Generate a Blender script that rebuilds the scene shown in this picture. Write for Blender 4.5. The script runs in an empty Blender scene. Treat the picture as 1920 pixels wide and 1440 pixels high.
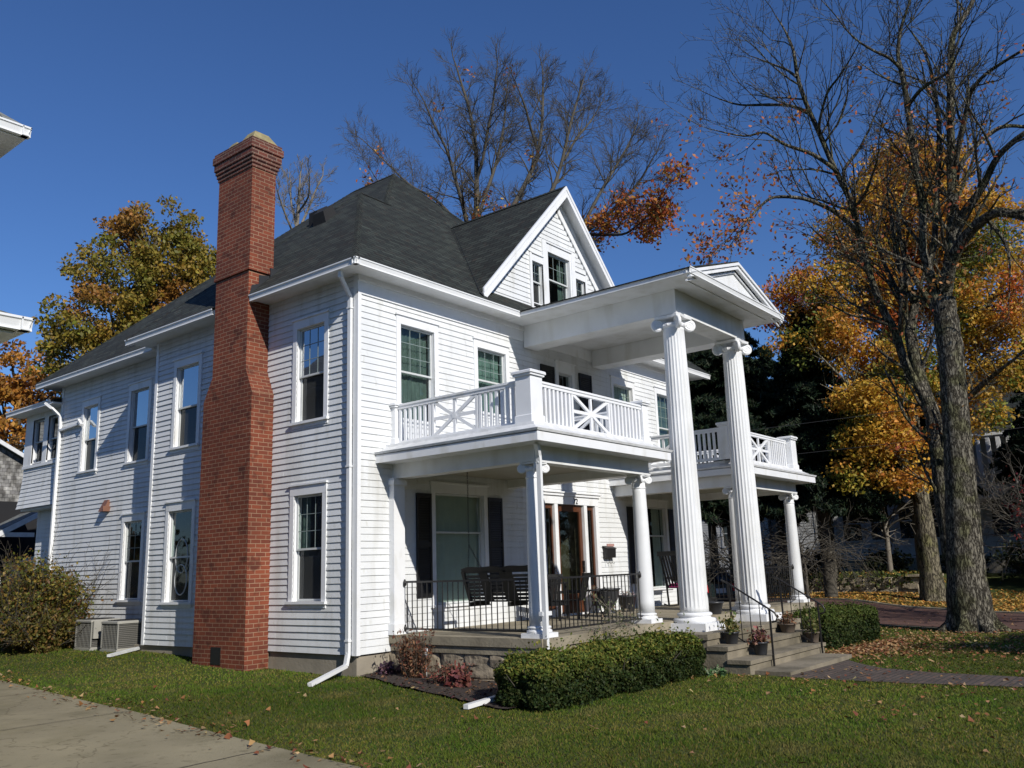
import bpy, bmesh, math, random
import numpy as np
from mathutils import Vector, Matrix
random.seed(7); RNG = np.random.default_rng(7)
R = math.radians
SC = bpy.context.scene
COL = SC.collection

# ---------------------------------------------------------------- camera
cam = bpy.data.cameras.new('camera'); camo = bpy.data.objects.new('camera', cam); COL.objects.link(camo)
YAW, PITCH, ROLL = R(51.7054), R(12.0748), R(-1.9315)
f_ = Vector((math.sin(YAW)*math.cos(PITCH), math.cos(YAW)*math.cos(PITCH), math.sin(PITCH)))
r_ = Vector((math.cos(YAW), -math.sin(YAW), 0)); u_ = r_.cross(f_)
cr, sr = math.cos(ROLL), math.sin(ROLL)
rr, uu = cr*r_+sr*u_, -sr*r_+cr*u_
M = Matrix((rr, uu, -f_)).transposed().to_4x4(); M.translation = Vector((-9.7864, -11.1178, 1.62))
camo.matrix_world = M
cam.sensor_width = 36; cam.lens = 36*1621.0/1920; cam.clip_start = .05; cam.clip_end = 2000
SC.camera = camo

# ---------------------------------------------------------------- light
AZ, EL = R(18.3), R(31.5)      # the sun stands behind the camera's right shoulder
SUN = Vector((-math.sin(AZ)*math.cos(EL), -math.cos(AZ)*math.cos(EL), math.sin(EL)))
W = bpy.data.worlds.new('World'); SC.world = W; W.use_nodes = True
nt = W.node_tree; bg = nt.nodes['Background']
sky = nt.nodes.new('ShaderNodeTexSky'); sky.sky_type = 'NISHITA'; sky.sun_disc = False
sky.sun_elevation = EL; sky.sun_rotation = math.atan2(SUN.x, SUN.y)
sky.air_density = 1.0; sky.dust_density = 0; sky.ozone_density = 8.0; sky.altitude = 0
hs = nt.nodes.new('ShaderNodeHueSaturation'); hs.inputs['Hue'].default_value = .507; hs.inputs['Saturation'].default_value = 1.06; hs.inputs['Value'].default_value = 1.0
nt.links.new(sky.outputs[0], hs.inputs['Color']); nt.links.new(hs.outputs[0], bg.inputs[0]); bg.inputs[1].default_value = .106
sl = bpy.data.lights.new('sun', 'SUN'); sl.energy = 4.7; sl.angle = R(.5); sl.color = (1, .955, .88)
so = bpy.data.objects.new('sun', sl); COL.objects.link(so); so.rotation_euler = SUN.to_track_quat('Z', 'Y').to_euler()
SC.view_settings.view_transform = 'Standard'; SC.view_settings.look = 'None'
SC.view_settings.exposure = 0.0; SC.view_settings.gamma = 1
SC.cycles.max_bounces = 6; SC.cycles.transparent_max_bounces = 8

# ---------------------------------------------------------------- materials
def mat(name, col=(.5,.5,.5), rough=.6, noise=0, nscale=4, bump=0, bscale=30, metal=0, spec=.5, dark=None, detail=6):
    m = bpy.data.materials.new(name); m.use_nodes = True; n = m.node_tree; b = n.nodes['Principled BSDF']
    b.inputs['Base Color'].default_value = (*col, 1); b.inputs['Roughness'].default_value = rough
    b.inputs['Metallic'].default_value = metal; b.inputs['Specular IOR Level'].default_value = spec
    tc = n.nodes.new('ShaderNodeTexCoord')
    if noise:
        t = n.nodes.new('ShaderNodeTexNoise'); t.inputs['Scale'].default_value = nscale; t.inputs['Detail'].default_value = detail
        n.links.new(tc.outputs['Object'], t.inputs['Vector'])
        mr = n.nodes.new('ShaderNodeMapRange'); mr.inputs[1].default_value = .3; mr.inputs[2].default_value = .7
        n.links.new(t.outputs['Fac'], mr.inputs[0])
        mx = n.nodes.new('ShaderNodeMix'); mx.data_type = 'RGBA'
        d = dark or tuple(c*(1-noise) for c in col)
        mx.inputs[6].default_value = (*d, 1); mx.inputs[7].default_value = (*col, 1)
        n.links.new(mr.outputs[0], mx.inputs[0]); n.links.new(mx.outputs[2], b.inputs['Base Color'])
    if bump:
        t2 = n.nodes.new('ShaderNodeTexNoise'); t2.inputs['Scale'].default_value = bscale; t2.inputs['Detail'].default_value = 8
        n.links.new(tc.outputs['Object'], t2.inputs['Vector'])
        bp = n.nodes.new('ShaderNodeBump'); bp.inputs['Strength'].default_value = bump; bp.inputs['Distance'].default_value = .02
        n.links.new(t2.outputs['Fac'], bp.inputs['Height']); n.links.new(bp.outputs[0], b.inputs['Normal'])
    return m

def brickmat(name, c1, c2, mort, bw, rh, ms, bump=.6, var=.5, off=.5, rough=.85, nsc=1.5, dirt=.25):
    m = bpy.data.materials.new(name); m.use_nodes = True; n = m.node_tree; b = n.nodes['Principled BSDF']
    b.inputs['Roughness'].default_value = rough
    uv = n.nodes.new('ShaderNodeUVMap')
    wz = n.nodes.new('ShaderNodeTexNoise'); wz.inputs['Scale'].default_value = 3; n.links.new(uv.outputs[0], wz.inputs['Vector'])
    ad = n.nodes.new('ShaderNodeMixRGB'); ad.blend_type = 'ADD'; ad.inputs[0].default_value = .012
    n.links.new(uv.outputs[0], ad.inputs[1]); n.links.new(wz.outputs['Color'], ad.inputs[2])
    br = n.nodes.new('ShaderNodeTexBrick'); br.inputs['Scale'].default_value = 1; br.offset = off
    br.inputs['Brick Width'].default_value = bw; br.inputs['Row Height'].default_value = rh
    br.inputs['Mortar Size'].default_value = ms; br.inputs['Mortar Smooth'].default_value = .2; br.inputs['Bias'].default_value = 0
    br.inputs['Color1'].default_value = (*c1, 1); br.inputs['Color2'].default_value = (*c2, 1); br.inputs['Mortar'].default_value = (*mort, 1)
    n.links.new(ad.outputs[0], br.inputs['Vector'])
    no = n.nodes.new('ShaderNodeTexNoise'); no.inputs['Scale'].default_value = nsc; no.inputs['Detail'].default_value = 8
    n.links.new(uv.outputs[0], no.inputs['Vector'])
    mr = n.nodes.new('ShaderNodeMapRange'); mr.inputs[1].default_value = .35; mr.inputs[2].default_value = .7
    mr.inputs[3].default_value = 1-dirt; mr.inputs[4].default_value = 1.1
    n.links.new(no.outputs['Fac'], mr.inputs[0])
    mu = n.nodes.new('ShaderNodeMixRGB'); mu.blend_type = 'MULTIPLY'; mu.inputs[0].default_value = 1
    n.links.new(br.outputs['Color'], mu.inputs[1]); n.links.new(mr.outputs[0], mu.inputs[2]); n.links.new(mu.outputs[0], b.inputs['Base Color'])
    f2 = n.nodes.new('ShaderNodeTexNoise'); f2.inputs['Scale'].default_value = 60; n.links.new(uv.outputs[0], f2.inputs['Vector'])
    ma = n.nodes.new('ShaderNodeMath'); ma.operation = 'MULTIPLY_ADD'; ma.inputs[1].default_value = -1
    n.links.new(br.outputs['Fac'], ma.inputs[0])
    mb = n.nodes.new('ShaderNodeMath'); mb.operation = 'MULTIPLY'; mb.inputs[1].default_value = .5
    n.links.new(f2.outputs['Fac'], mb.inputs[0]); n.links.new(mb.outputs[0], ma.inputs[2])
    bp = n.nodes.new('ShaderNodeBump'); bp.inputs['Strength'].default_value = bump; bp.inputs['Distance'].default_value = .008
    n.links.new(ma.outputs[0], bp.inputs['Height']); n.links.new(bp.outputs[0], b.inputs['Normal'])
    return m

def glassmat(name, refl, tint=(.75,.8,.78), trans=.6, base=(.01,.012,.012), mul=1.6):
    m = bpy.data.materials.new(name); m.use_nodes = True; n = m.node_tree; n.nodes.clear()
    o = n.nodes.new('ShaderNodeOutputMaterial')
    gl = n.nodes.new('ShaderNodeBsdfGlossy'); gl.inputs['Roughness'].default_value = .02; gl.inputs['Color'].default_value = (.9,.95,1,1)
    tr = n.nodes.new('ShaderNodeBsdfTransparent'); tr.inputs[0].default_value = (*tint, 1)
    df = n.nodes.new('ShaderNodeBsdfDiffuse'); df.inputs[0].default_value = (*base, 1)
    m1 = n.nodes.new('ShaderNodeMixShader'); m1.inputs[0].default_value = trans
    n.links.new(df.outputs[0], m1.inputs[1]); n.links.new(tr.outputs[0], m1.inputs[2])
    fr = n.nodes.new('ShaderNodeFresnel'); fr.inputs[0].default_value = 1.5
    ma = n.nodes.new('ShaderNodeMath'); ma.operation = 'MULTIPLY_ADD'; ma.inputs[1].default_value = mul; ma.inputs[2].default_value = refl; ma.use_clamp = True
    n.links.new(fr.outputs[0], ma.inputs[0])
    tc = n.nodes.new('ShaderNodeTexCoord'); no = n.nodes.new('ShaderNodeTexNoise'); no.inputs['Scale'].default_value = 1.6
    n.links.new(tc.outputs['Object'], no.inputs['Vector'])
    bp = n.nodes.new('ShaderNodeBump'); bp.inputs['Strength'].default_value = .12; bp.inputs['Distance'].default_value = .02
    n.links.new(no.outputs['Fac'], bp.inputs['Height']); n.links.new(bp.outputs[0], gl.inputs['Normal'])
    ge = n.nodes.new('ShaderNodeNewGeometry'); iv = n.nodes.new('ShaderNodeMath'); iv.operation = 'SUBTRACT'; iv.inputs[0].default_value = 1
    n.links.new(ge.outputs['Backfacing'], iv.inputs[1]); mf = n.nodes.new('ShaderNodeMath'); mf.operation = 'MULTIPLY'
    n.links.new(ma.outputs[0], mf.inputs[0]); n.links.new(iv.outputs[0], mf.inputs[1])
    m2 = n.nodes.new('ShaderNodeMixShader')
    n.links.new(mf.outputs[0], m2.inputs[0]); n.links.new(m1.outputs[0], m2.inputs[1]); n.links.new(gl.outputs[0], m2.inputs[2])
    n.links.new(m2.outputs[0], o.inputs[0]); return m

def leafmat(name, trans=.35, rough=.55, mult=1.0):
    m = bpy.data.materials.new(name); m.use_nodes = True; n = m.node_tree; b = n.nodes['Principled BSDF']
    a = n.nodes.new('ShaderNodeAttribute'); a.attribute_name = 'col'
    b.inputs['Roughness'].default_value = rough; b.inputs['Specular IOR Level'].default_value = .35
    n.links.new(a.outputs['Color'], b.inputs['Base Color'])
    t = n.nodes.new('ShaderNodeBsdfTranslucent'); n.links.new(a.outputs['Color'], t.inputs[0])
    mx = n.nodes.new('ShaderNodeMixShader'); mx.inputs[0].default_value = trans
    n.links.new(b.outputs[0], mx.inputs[1]); n.links.new(t.outputs[0], mx.inputs[2])
    n.links.new(mx.outputs[0], n.nodes['Material Output'].inputs[0]); return m

def barkmat(name, c1, c2, sc=6, st=5, bump=1.0, patch=None, dist=.04):
    m = bpy.data.materials.new(name); m.use_nodes = True; n = m.node_tree; b = n.nodes['Principled BSDF']; b.inputs['Roughness'].default_value = .95
    b.inputs['Specular IOR Level'].default_value = .15
    tc = n.nodes.new('ShaderNodeTexCoord'); mp = n.nodes.new('ShaderNodeMapping'); mp.inputs['Scale'].default_value = (1, 1, 1/st)
    n.links.new(tc.outputs['Object'], mp.inputs[0])
    t = n.nodes.new('ShaderNodeTexNoise'); t.inputs['Scale'].default_value = sc*2; t.inputs['Detail'].default_value = 9; t.inputs['Roughness'].default_value = .65
    n.links.new(mp.outputs[0], t.inputs['Vector'])
    v = n.nodes.new('ShaderNodeTexVoronoi'); v.feature = 'DISTANCE_TO_EDGE'; v.inputs['Scale'].default_value = sc*2.2
    ad = n.nodes.new('ShaderNodeMixRGB'); ad.blend_type = 'ADD'; ad.inputs[0].default_value = .25
    n.links.new(mp.outputs[0], ad.inputs[1]); n.links.new(t.outputs['Color'], ad.inputs[2]); n.links.new(ad.outputs[0], v.inputs['Vector'])
    mr = n.nodes.new('ShaderNodeMapRange'); mr.inputs[2].default_value = .18; n.links.new(v.outputs['Distance'], mr.inputs[0])
    mu = n.nodes.new('ShaderNodeMath'); mu.operation = 'MULTIPLY'; n.links.new(mr.outputs[0], mu.inputs[0]); n.links.new(t.outputs['Fac'], mu.inputs[1])
    cr = n.nodes.new('ShaderNodeMix'); cr.data_type = 'RGBA'; cr.inputs[6].default_value = (*c1, 1); cr.inputs[7].default_value = (*c2, 1)
    m2 = n.nodes.new('ShaderNodeMapRange'); m2.inputs[1].default_value = .1; m2.inputs[2].default_value = .6; n.links.new(mu.outputs[0], m2.inputs[0])
    n.links.new(m2.outputs[0], cr.inputs[0]); out = cr.outputs[2]
    if patch:
        t3 = n.nodes.new('ShaderNodeTexNoise'); t3.inputs['Scale'].default_value = 1.7; n.links.new(tc.outputs['Object'], t3.inputs['Vector'])
        m3 = n.nodes.new('ShaderNodeMapRange'); m3.inputs[1].default_value = .5; m3.inputs[2].default_value = .62; n.links.new(t3.outputs['Fac'], m3.inputs[0])
        c3 = n.nodes.new('ShaderNodeMixRGB'); c3.blend_type = 'MULTIPLY'; c3.inputs[2].default_value = (*patch, 1)
        n.links.new(m3.outputs[0], c3.inputs[0]); n.links.new(out, c3.inputs[1]); out = c3.outputs[0]
    n.links.new(out, b.inputs['Base Color'])
    bp = n.nodes.new('ShaderNodeBump'); bp.inputs['Strength'].default_value = bump; bp.inputs['Distance'].default_value = dist
    n.links.new(mu.outputs[0], bp.inputs['Height']); n.links.new(bp.outputs[0], b.inputs['Normal']); return m

WHITE = mat('white_paint', (.76,.77,.77), .5, .1, 2.5, .08, 40)
TRIM = mat('white_trim_paint', (.8,.81,.82), .42, .07, 3, .06, 50)
SIDING = mat('white_clapboard_paint', (.74,.755,.76), .55, .12, 1.3, .1, 25)
OLDTRIM = mat('weathered_white_paint', (.72,.73,.73), .6, .22, 6, .25, 30)
CEIL = mat('shade_tinted_ceiling_paint', (.42,.4,.33), .6, .1, 3)  # white ceiling; porch shade and brown floor bounce put into this tan
MATTEB = mat('matte_black_vent', (.012,.012,.013), .85, .3, 8)
BLACK = mat('black_shutter_paint', (.008,.008,.009), .45, .3, 8)
IRON = mat('black_iron', (.018,.017,.017), .45, .3, 20)
DARKWOOD = mat('black_painted_wood', (.007,.007,.007), .6, .3, 8, .2)
CONC = mat('old_concrete', (.34,.295,.21), .9, .38, 3.2, .35, 22)
CONC2 = mat('foundation_render', (.33,.29,.225), .9, .3, 2, .3, 20)
STONE = mat('rough_fieldstone', (.42,.35,.25), .95, .55, 7, 1.0, 12)
DRIVE = mat('driveway_concrete', (.29,.25,.155), .95, .3, .9, .35, 45, detail=12)
BRICK = brickmat('red_brick', (.245,.056,.022), (.155,.035,.016), (.36,.22,.135), .215, .077, .007, .8, dirt=.25, nsc=.9)
DBRICK = brickmat('sooty_brick', (.17,.042,.024), (.075,.024,.017), (.3,.22,.16), .215, .075, .006, .7)
SHINGLE = brickmat('asphalt_shingle', (.044,.053,.043), (.011,.0155,.0125), (.003,.004,.0035), .33, .13, .016, 1.0, rough=.95, nsc=2.2, dirt=.35)
GSHINGLE = brickmat('grey_shingle', (.22,.23,.22), (.16,.17,.16), (.08,.08,.08), .3, .14, .012, .6, rough=.95)
WALKB = brickmat('brick_walk_paving', (.125,.085,.065), (.075,.058,.048), (.04,.036,.03), .2, .1, .012, .6, rough=.9)
ROADB = brickmat('brick_road', (.135,.062,.042), (.10,.05,.036), (.06,.035,.03), .22, .11, .006, .4, rough=.9)
DOORW = mat('varnished_door_wood', (.115,.042,.02), .3, .4, 3)
FLASH = mat('dark_flashing', (.025,.027,.03), .5, .3, 5)
CROWNC = mat('mortar_chimney_crown', (.33,.28,.14), .9, .4, 8, .6, 20)
GUT = mat('white_aluminium_gutter', (.78,.79,.79), .35, .08, 3)
SCREEN = glassmat('screened_glass', .02, (.6,.6,.6), .45, (.06,.062,.06), .35)
GLASS = glassmat('window_glass', .0, (.85,.9,.88), .95, mul=1.0)
SKYGLASS = glassmat('sky_reflecting_glass', .36, (.5,.55,.55), .5)
CURT = mat('green_curtain', (.13,.18,.16), .8, .35, 9); CURT2 = mat('pale_green_curtain', (.19,.29,.26), .8, .3, 9)
CURTL = mat('pale_blind', (.66,.69,.64), .8, .1, 5)
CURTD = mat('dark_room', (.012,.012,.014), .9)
VENTC = mat('brown_vent_plastic', (.2,.09,.055), .5, .15, 5)
ACM = mat('pale_enamel', (.36,.35,.31), .45, .15, 4)
ACG = mat('condenser_fins', (.09,.085,.075), .6, .4, 60)
SOIL = mat('mulch_soil', (.045,.03,.022), 1, .5, 14, 1, 40)
PLAST = mat('dark_planter_plastic', (.035,.037,.042), .4, .2, 5)
TERRA = mat('grey_brown_pot', (.13,.1,.075), .8, .25, 9)
PINK = mat('magenta_fabric', (.45,.02,.18), .6)
LEAF = leafmat('leaf'); LEAFG = leafmat('evergreen_leaf', .15, .6); LEAFG.node_tree.nodes['Principled BSDF'].inputs['Specular IOR Level'].default_value = .16; LEAFD = leafmat('dry_leaf', .15, .7); GRASSM = leafmat('grass_blade', .3, .9); GRASSM.node_tree.nodes['Principled BSDF'].inputs['Specular IOR Level'].default_value = .05
BARK1 = barkmat('grey_furrowed_bark', (.03,.026,.02), (.22,.2,.155), 6, 4, 1.0, (.8,.85,.62), .05)
BARK2 = barkmat('pale_maple_bark', (.035,.03,.022), (.25,.22,.15), 5, 5, .9, (.85,.9,.65))
TWIG = mat('twig_bark', (.085,.074,.056), .9, .3, 2)
TWIGL = mat('grey_brown_twig', (.2,.175,.14), .9, .3, 2)

STEPC = mat('dark_step_concrete', (.25,.215,.155), .92, .4, 3, .4, 24)  # darker than the porch slab concrete
def overlay(m, scale, lo, hi, cmul, vscale=(1,1,1), tex='NOISE', detail=6):
    # multiply the base colour by a stain, streak or crack pattern that belongs to the surface
    n = m.node_tree; b = n.nodes['Principled BSDF']; src = b.inputs['Base Color'].links[0].from_socket
    tc = n.nodes.new('ShaderNodeTexCoord'); mp = n.nodes.new('ShaderNodeMapping'); mp.inputs['Scale'].default_value = vscale; n.links.new(tc.outputs['Object'], mp.inputs[0])
    if tex == 'NOISE':
        t = n.nodes.new('ShaderNodeTexNoise'); t.inputs['Scale'].default_value = scale; t.inputs['Detail'].default_value = detail; o = t.outputs['Fac']
        n.links.new(mp.outputs[0], t.inputs['Vector'])
    else:
        w = n.nodes.new('ShaderNodeTexNoise'); w.inputs['Scale'].default_value = 1.6; w.inputs['Detail'].default_value = 8; n.links.new(mp.outputs[0], w.inputs['Vector'])
        a = n.nodes.new('ShaderNodeMixRGB'); a.blend_type = 'ADD'; a.inputs[0].default_value = .8; n.links.new(mp.outputs[0], a.inputs[1]); n.links.new(w.outputs['Color'], a.inputs[2])
        t = n.nodes.new('ShaderNodeTexVoronoi'); t.feature = 'DISTANCE_TO_EDGE'; t.inputs['Scale'].default_value = scale; o = t.outputs['Distance']; n.links.new(a.outputs[0], t.inputs['Vector'])
    r = n.nodes.new('ShaderNodeMapRange'); r.inputs[1].default_value = lo; r.inputs[2].default_value = hi; n.links.new(o, r.inputs[0])
    x = n.nodes.new('ShaderNodeMixRGB'); x.blend_type = 'MULTIPLY'; x.inputs[2].default_value = (*cmul, 1)
    iv = n.nodes.new('ShaderNodeMath'); iv.operation = 'SUBTRACT'; iv.inputs[0].default_value = 1; n.links.new(r.outputs[0], iv.inputs[1]); n.links.new(iv.outputs[0], x.inputs[0])
    n.links.new(src, x.inputs[1]); n.links.new(x.outputs[0], b.inputs['Base Color'])
overlay(DRIVE, .3, .0, .004, (.62,.6,.56), tex='VORONOI'); overlay(DRIVE, .8, .38, .52, (.72,.72,.66)); overlay(DRIVE, 9, .32, .42, (.75,.74,.7))
overlay(SIDING, 2.2, .33, .5, (.86,.85,.82), (1.6,1.6,.22)); overlay(SIDING, 11, .28, .4, (.88,.87,.83), (1,1,.5))
overlay(WHITE, 1.8, .33, .5, (.88,.87,.84), (1.5,1.5,.3)); overlay(TRIM, 3.5, .3, .42, (.87,.86,.82), (1,1,.35))
overlay(BRICK, .5, .38, .62, (.72,.68,.66)); overlay(BRICK, 3.5, .34, .42, (.6,.55,.52)); overlay(SHINGLE, .7, .35, .6, (.75,.77,.75), (1,1,.4)); overlay(SHINGLE, 6, .36, .46, (1.0,.68,.62)); overlay(STEPC, 1.2, .35, .55, (.62,.62,.58)); overlay(CONC, 1.2, .35, .55, (.75,.73,.68))

# ---------------------------------------------------------------- mesh helpers
def link(o, parent=None):
    COL.objects.link(o)
    if parent is not None: o.parent = parent
    return o
def tag(o, label=None, cat=None, group=None, kind=None):
    if label: o['label'] = label
    if cat: o['category'] = cat
    if group: o['group'] = group
    if kind: o['kind'] = kind
    return o
def empty(name, loc, label, cat, group=None):
    # world coordinates are kept in the child meshes, so parts of fixed things sit under an Empty at the origin offset
    o = bpy.data.objects.new(name, None); o.empty_display_size = .2; COL.objects.link(o); o.location = loc
    return tag(o, label, cat, group)

class MB:
    def __init__(s): s.v = []; s.f = []; s.sm = []; s.mk = []
    def add(s, vs, fs, smooth=False):
        s.mk.append((len(s.v), len(s.f)))
        b = len(s.v); s.v += [tuple(v) for v in vs]; s.f += [tuple(b+i for i in f) for f in fs]; s.sm += [smooth]*len(fs); return s
    def box(s, x0, x1, y0, y1, z0, z1):
        return s.add([(x0,y0,z0),(x1,y0,z0),(x1,y1,z0),(x0,y1,z0),(x0,y0,z1),(x1,y0,z1),(x1,y1,z1),(x0,y1,z1)],
                     [(0,3,2,1),(4,5,6,7),(0,1,5,4),(1,2,6,5),(2,3,7,6),(3,0,4,7)])
    def bbox(s, x0, x1, y0, y1, z0, z1, b=.01):
        # box with chamfered vertical edges and top
        P = lambda i, z: [(x0+i+b,y0+i,z),(x1-i-b,y0+i,z),(x1-i,y0+i+b,z),(x1-i,y1-i-b,z),(x1-i-b,y1-i,z),(x0+i+b,y1-i,z),(x0+i,y1-i-b,z),(x0+i,y0+i+b,z)]
        vs = P(0, z0)+P(0, z1-b)+P(b, z1)
        fs = [tuple(range(7,-1,-1)), tuple(range(16,24))]
        for k in (0, 8):
            for i in range(8): fs.append((k+i, k+(i+1)%8, k+8+(i+1)%8, k+8+i))
        return s.add(vs, fs)
    def hexa(s, a, b):  # two quads a (bottom), b (top)
        return s.add(list(a)+list(b), [(3,2,1,0),(4,5,6,7),(0,1,5,4),(1,2,6,5),(2,3,7,6),(3,0,4,7)])
    def prism(s, poly, off):
        n = len(poly); o = Vector(off); q = [Vector(p)+o for p in poly]
        return s.add(list(poly)+q, [tuple(range(n-1,-1,-1)), tuple(range(n, 2*n))]+[(i,(i+1)%n,n+(i+1)%n,n+i) for i in range(n)])
    def bar(s, a, b, w, h, up=(0,0,1)):
        a, b = Vector(a), Vector(b); d = (b-a).normalized(); x = d.cross(Vector(up))
        if x.length < 1e-4: x = d.cross(Vector((0,1,0)))
        x.normalize(); y = x.cross(d); x *= w/2; y *= h/2
        return s.hexa([a-x-y,a+x-y,a+x+y,a-x+y], [b-x-y,b+x-y,b+x+y,b-x+y])
    def tube(s, pts, rad, n=8, cap=True, smooth=True):
        pts = [Vector(p) for p in pts]; m = len(pts)
        if not hasattr(rad, '__len__'): rad = [rad]*m
        b = len(s.v); ref = None
        for i, p in enumerate(pts):
            d = (pts[min(i+1,m-1)]-pts[max(i-1,0)]).normalized()
            if ref is None:
                ref = d.cross(Vector((0,0,1)));
                if ref.length < .1: ref = d.cross(Vector((1,0,0)))
            x = (ref-d*ref.dot(d)).normalized(); ref = x; y = d.cross(x)
            for k in range(n):
                a = 2*math.pi*k/n; s.v.append(tuple(p+(x*math.cos(a)+y*math.sin(a))*rad[i]))
        for i in range(m-1):
            for k in range(n):
                s.f.append((b+i*n+k, b+i*n+(k+1)%n, b+(i+1)*n+(k+1)%n, b+(i+1)*n+k)); s.sm.append(smooth)
        if cap:
            s.f.append(tuple(b+k for k in range(n-1,-1,-1))); s.sm.append(False)
            s.f.append(tuple(b+(m-1)*n+k for k in range(n))); s.sm.append(False)
        return s
    def lathe(s, c, prof, n=32, flute=None, smooth=True, axis=None):
        # prof: [(r, z)], flute(i, k, n) -> factor
        b = len(s.v); c = Vector(c); ax = axis
        for i, (r, z) in enumerate(prof):
            for k in range(n):
                a = 2*math.pi*k/n; q = r*(flute(i, a) if flute else 1)
                if ax is None: s.v.append((c.x+q*math.cos(a), c.y+q*math.sin(a), c.z+z))
                else:
                    A, X, Y = ax; s.v.append(tuple(c+A*z+X*q*math.cos(a)+Y*q*math.sin(a)))
        for i in range(len(prof)-1):
            for k in range(n):
                s.f.append((b+i*n+k, b+i*n+(k+1)%n, b+(i+1)*n+(k+1)%n, b+(i+1)*n+k)); s.sm.append(smooth)
        s.f.append(tuple(b+k for k in range(n-1,-1,-1))); s.sm.append(False)
        m = len(prof)-1; s.f.append(tuple(b+m*n+k for k in range(n))); s.sm.append(False)
        return s
    def each(s, name, m, parent=None):
        # one object per separately added piece
        ends = s.mk[1:]+[(len(s.v), len(s.f))]
        for (v0, f0), (v1, f1) in zip(s.mk, ends):
            q = MB(); q.v = s.v[v0:v1]; q.f = [tuple(i-v0 for i in f) for f in s.f[f0:f1]]; q.sm = s.sm[f0:f1]; q.build(name, m, parent)
    def build(s, name, m, parent=None, uv=True):
        me = bpy.data.meshes.new(name)
        me.from_pydata(s.v, [], s.f); me.materials.append(m)
        me.polygons.foreach_set('use_smooth', s.sm)
        if uv and len(s.f) < 60000:
            me.update(); L = me.uv_layers.new(name='UVMap'); Z = Vector((0,0,1)); d = L.data; vv = me.vertices
            for p in me.polygons:
                n = p.normal
                if abs(n.z) > .97 or n.length < .5: U, V = Vector((1,0,0)), Vector((0,1,0))
                else: U = Z.cross(n).normalized(); V = n.cross(U)
                for li in p.loop_indices:
                    c = vv[me.loops[li].vertex_index].co; d[li].uv = (U.dot(c), V.dot(c))
        o = bpy.data.objects.new(name, me)
        if parent is not None:
            COL.objects.link(o); o.parent = parent
            w = parent.location.copy()   # parts keep world coordinates in their meshes
            o.matrix_parent_inverse = Matrix.Translation(-w)
        else: COL.objects.link(o)
        return o

def npmesh(name, V, F, m, parent=None, col=None, k=4):
    me = bpy.data.meshes.new(name); nv, nf = len(V), len(F)
    me.vertices.add(nv); me.vertices.foreach_set('co', np.asarray(V, np.float32).ravel())
    me.loops.add(nf*k); me.loops.foreach_set('vertex_index', np.asarray(F, np.int32).ravel())
    me.polygons.add(nf); me.polygons.foreach_set('loop_start', np.arange(0, nf*k, k, dtype=np.int32))
    me.polygons.foreach_set('loop_total', np.full(nf, k, np.int32))
    me.update(calc_edges=True)
    if col is not None:
        a = me.color_attributes.new('col', 'FLOAT_COLOR', 'POINT')
        a.data.foreach_set('color', np.c_[col, np.ones(len(col))].astype(np.float32).ravel())
    me.materials.append(m)
    o = bpy.data.objects.new(name, me); COL.objects.link(o)
    if parent is not None:
        o.parent = parent; w = parent.location.copy()
        o.matrix_parent_inverse = Matrix.Translation(-w)
    return o

def leaves(name, P, size, C, m, parent=None, asp=.6, nrm=None, nmix=0.0, droop=0, sv=.35):
    # P (n,3) centres, C (n,3) colours; each leaf a folded pointed quad pair
    n = len(P); s = size*(1+sv*(RNG.random(n)*2-1))[:, None]
    a = RNG.normal(size=(n,3)); a[:,2] -= droop; a /= np.linalg.norm(a,axis=1)[:,None]
    w = RNG.normal(size=(n,3))
    if nrm is not None: w = w*(1-nmix)+nrm*nmix*2
    b = np.cross(w, a); b /= np.linalg.norm(b,axis=1)[:,None]+1e-9
    c = np.cross(a, b)
    V = np.empty((n,4,3)); V[:,0] = P-a*s; V[:,1] = P+b*s*asp+c*s*.15; V[:,2] = P+a*s; V[:,3] = P-b*s*asp+c*s*.15
    F = np.arange(4*n).reshape(n,4)
    return npmesh(name, V.reshape(-1,3), F, m, parent, np.repeat(C,4,axis=0))

def pick(cols, n, w=None, jit=.25):
    cols = np.array(cols, float); i = RNG.choice(len(cols), n, p=w)
    return cols[i]*(1+jit*(RNG.random((n,1))*2-1))*(1+.1*(RNG.random((n,3))*2-1))

def ssf(x, a, b):
    t = np.clip((x-a)/(b-a), 0, 1); return t*t*(3-2*t)
def gz(x, y):
    z = -.03*np.clip(-y, 0, 5)-.012*np.clip(x, 0, 16)*ssf(-y, -1, 2)
    z = z+.2*ssf(y, .5, 7)*ssf(x, -3, -.5)*(1-ssf(x, 12, 16))
    z = z-.1*ssf(x, 16, 20)+.08*ssf(x, 24, 26)
    return z+.85*ssf(x, 33.6, 34.2)*ssf(y, -3, .5)+.85*ssf(x, 32, 40)*(1-ssf(y, -3, .5))

# ================================================================ the white house
house = empty('house', (0,0,0), 'large white clapboard house with dark hipped roof, brick chimney and columned porches', 'house')
E1 = .48; ZG, ZGB, ZS = 6.9, 6.78, 6.83      # eave overhang, gutter top, gutter bottom, soffit
XR, XC = 12.4, 6.2

def plane(kind, v):
    if kind == 'F': return lambda u, z, w: (u, v-w, z)        # faces the street (-y)
    if kind == 'L': return lambda u, z, w: (v-w, u, z)        # faces the driveway (-x)
def pbox(mb, T, u0, u1, z0, z1, w0, w1):
    a = [T(u0,z0,w0),T(u1,z0,w0),T(u1,z0,w1),T(u0,z0,w1)]; b = [T(u0,z1,w0),T(u1,z1,w0),T(u1,z1,w1),T(u0,z1,w1)]
    mb.hexa(a, b)

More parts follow.
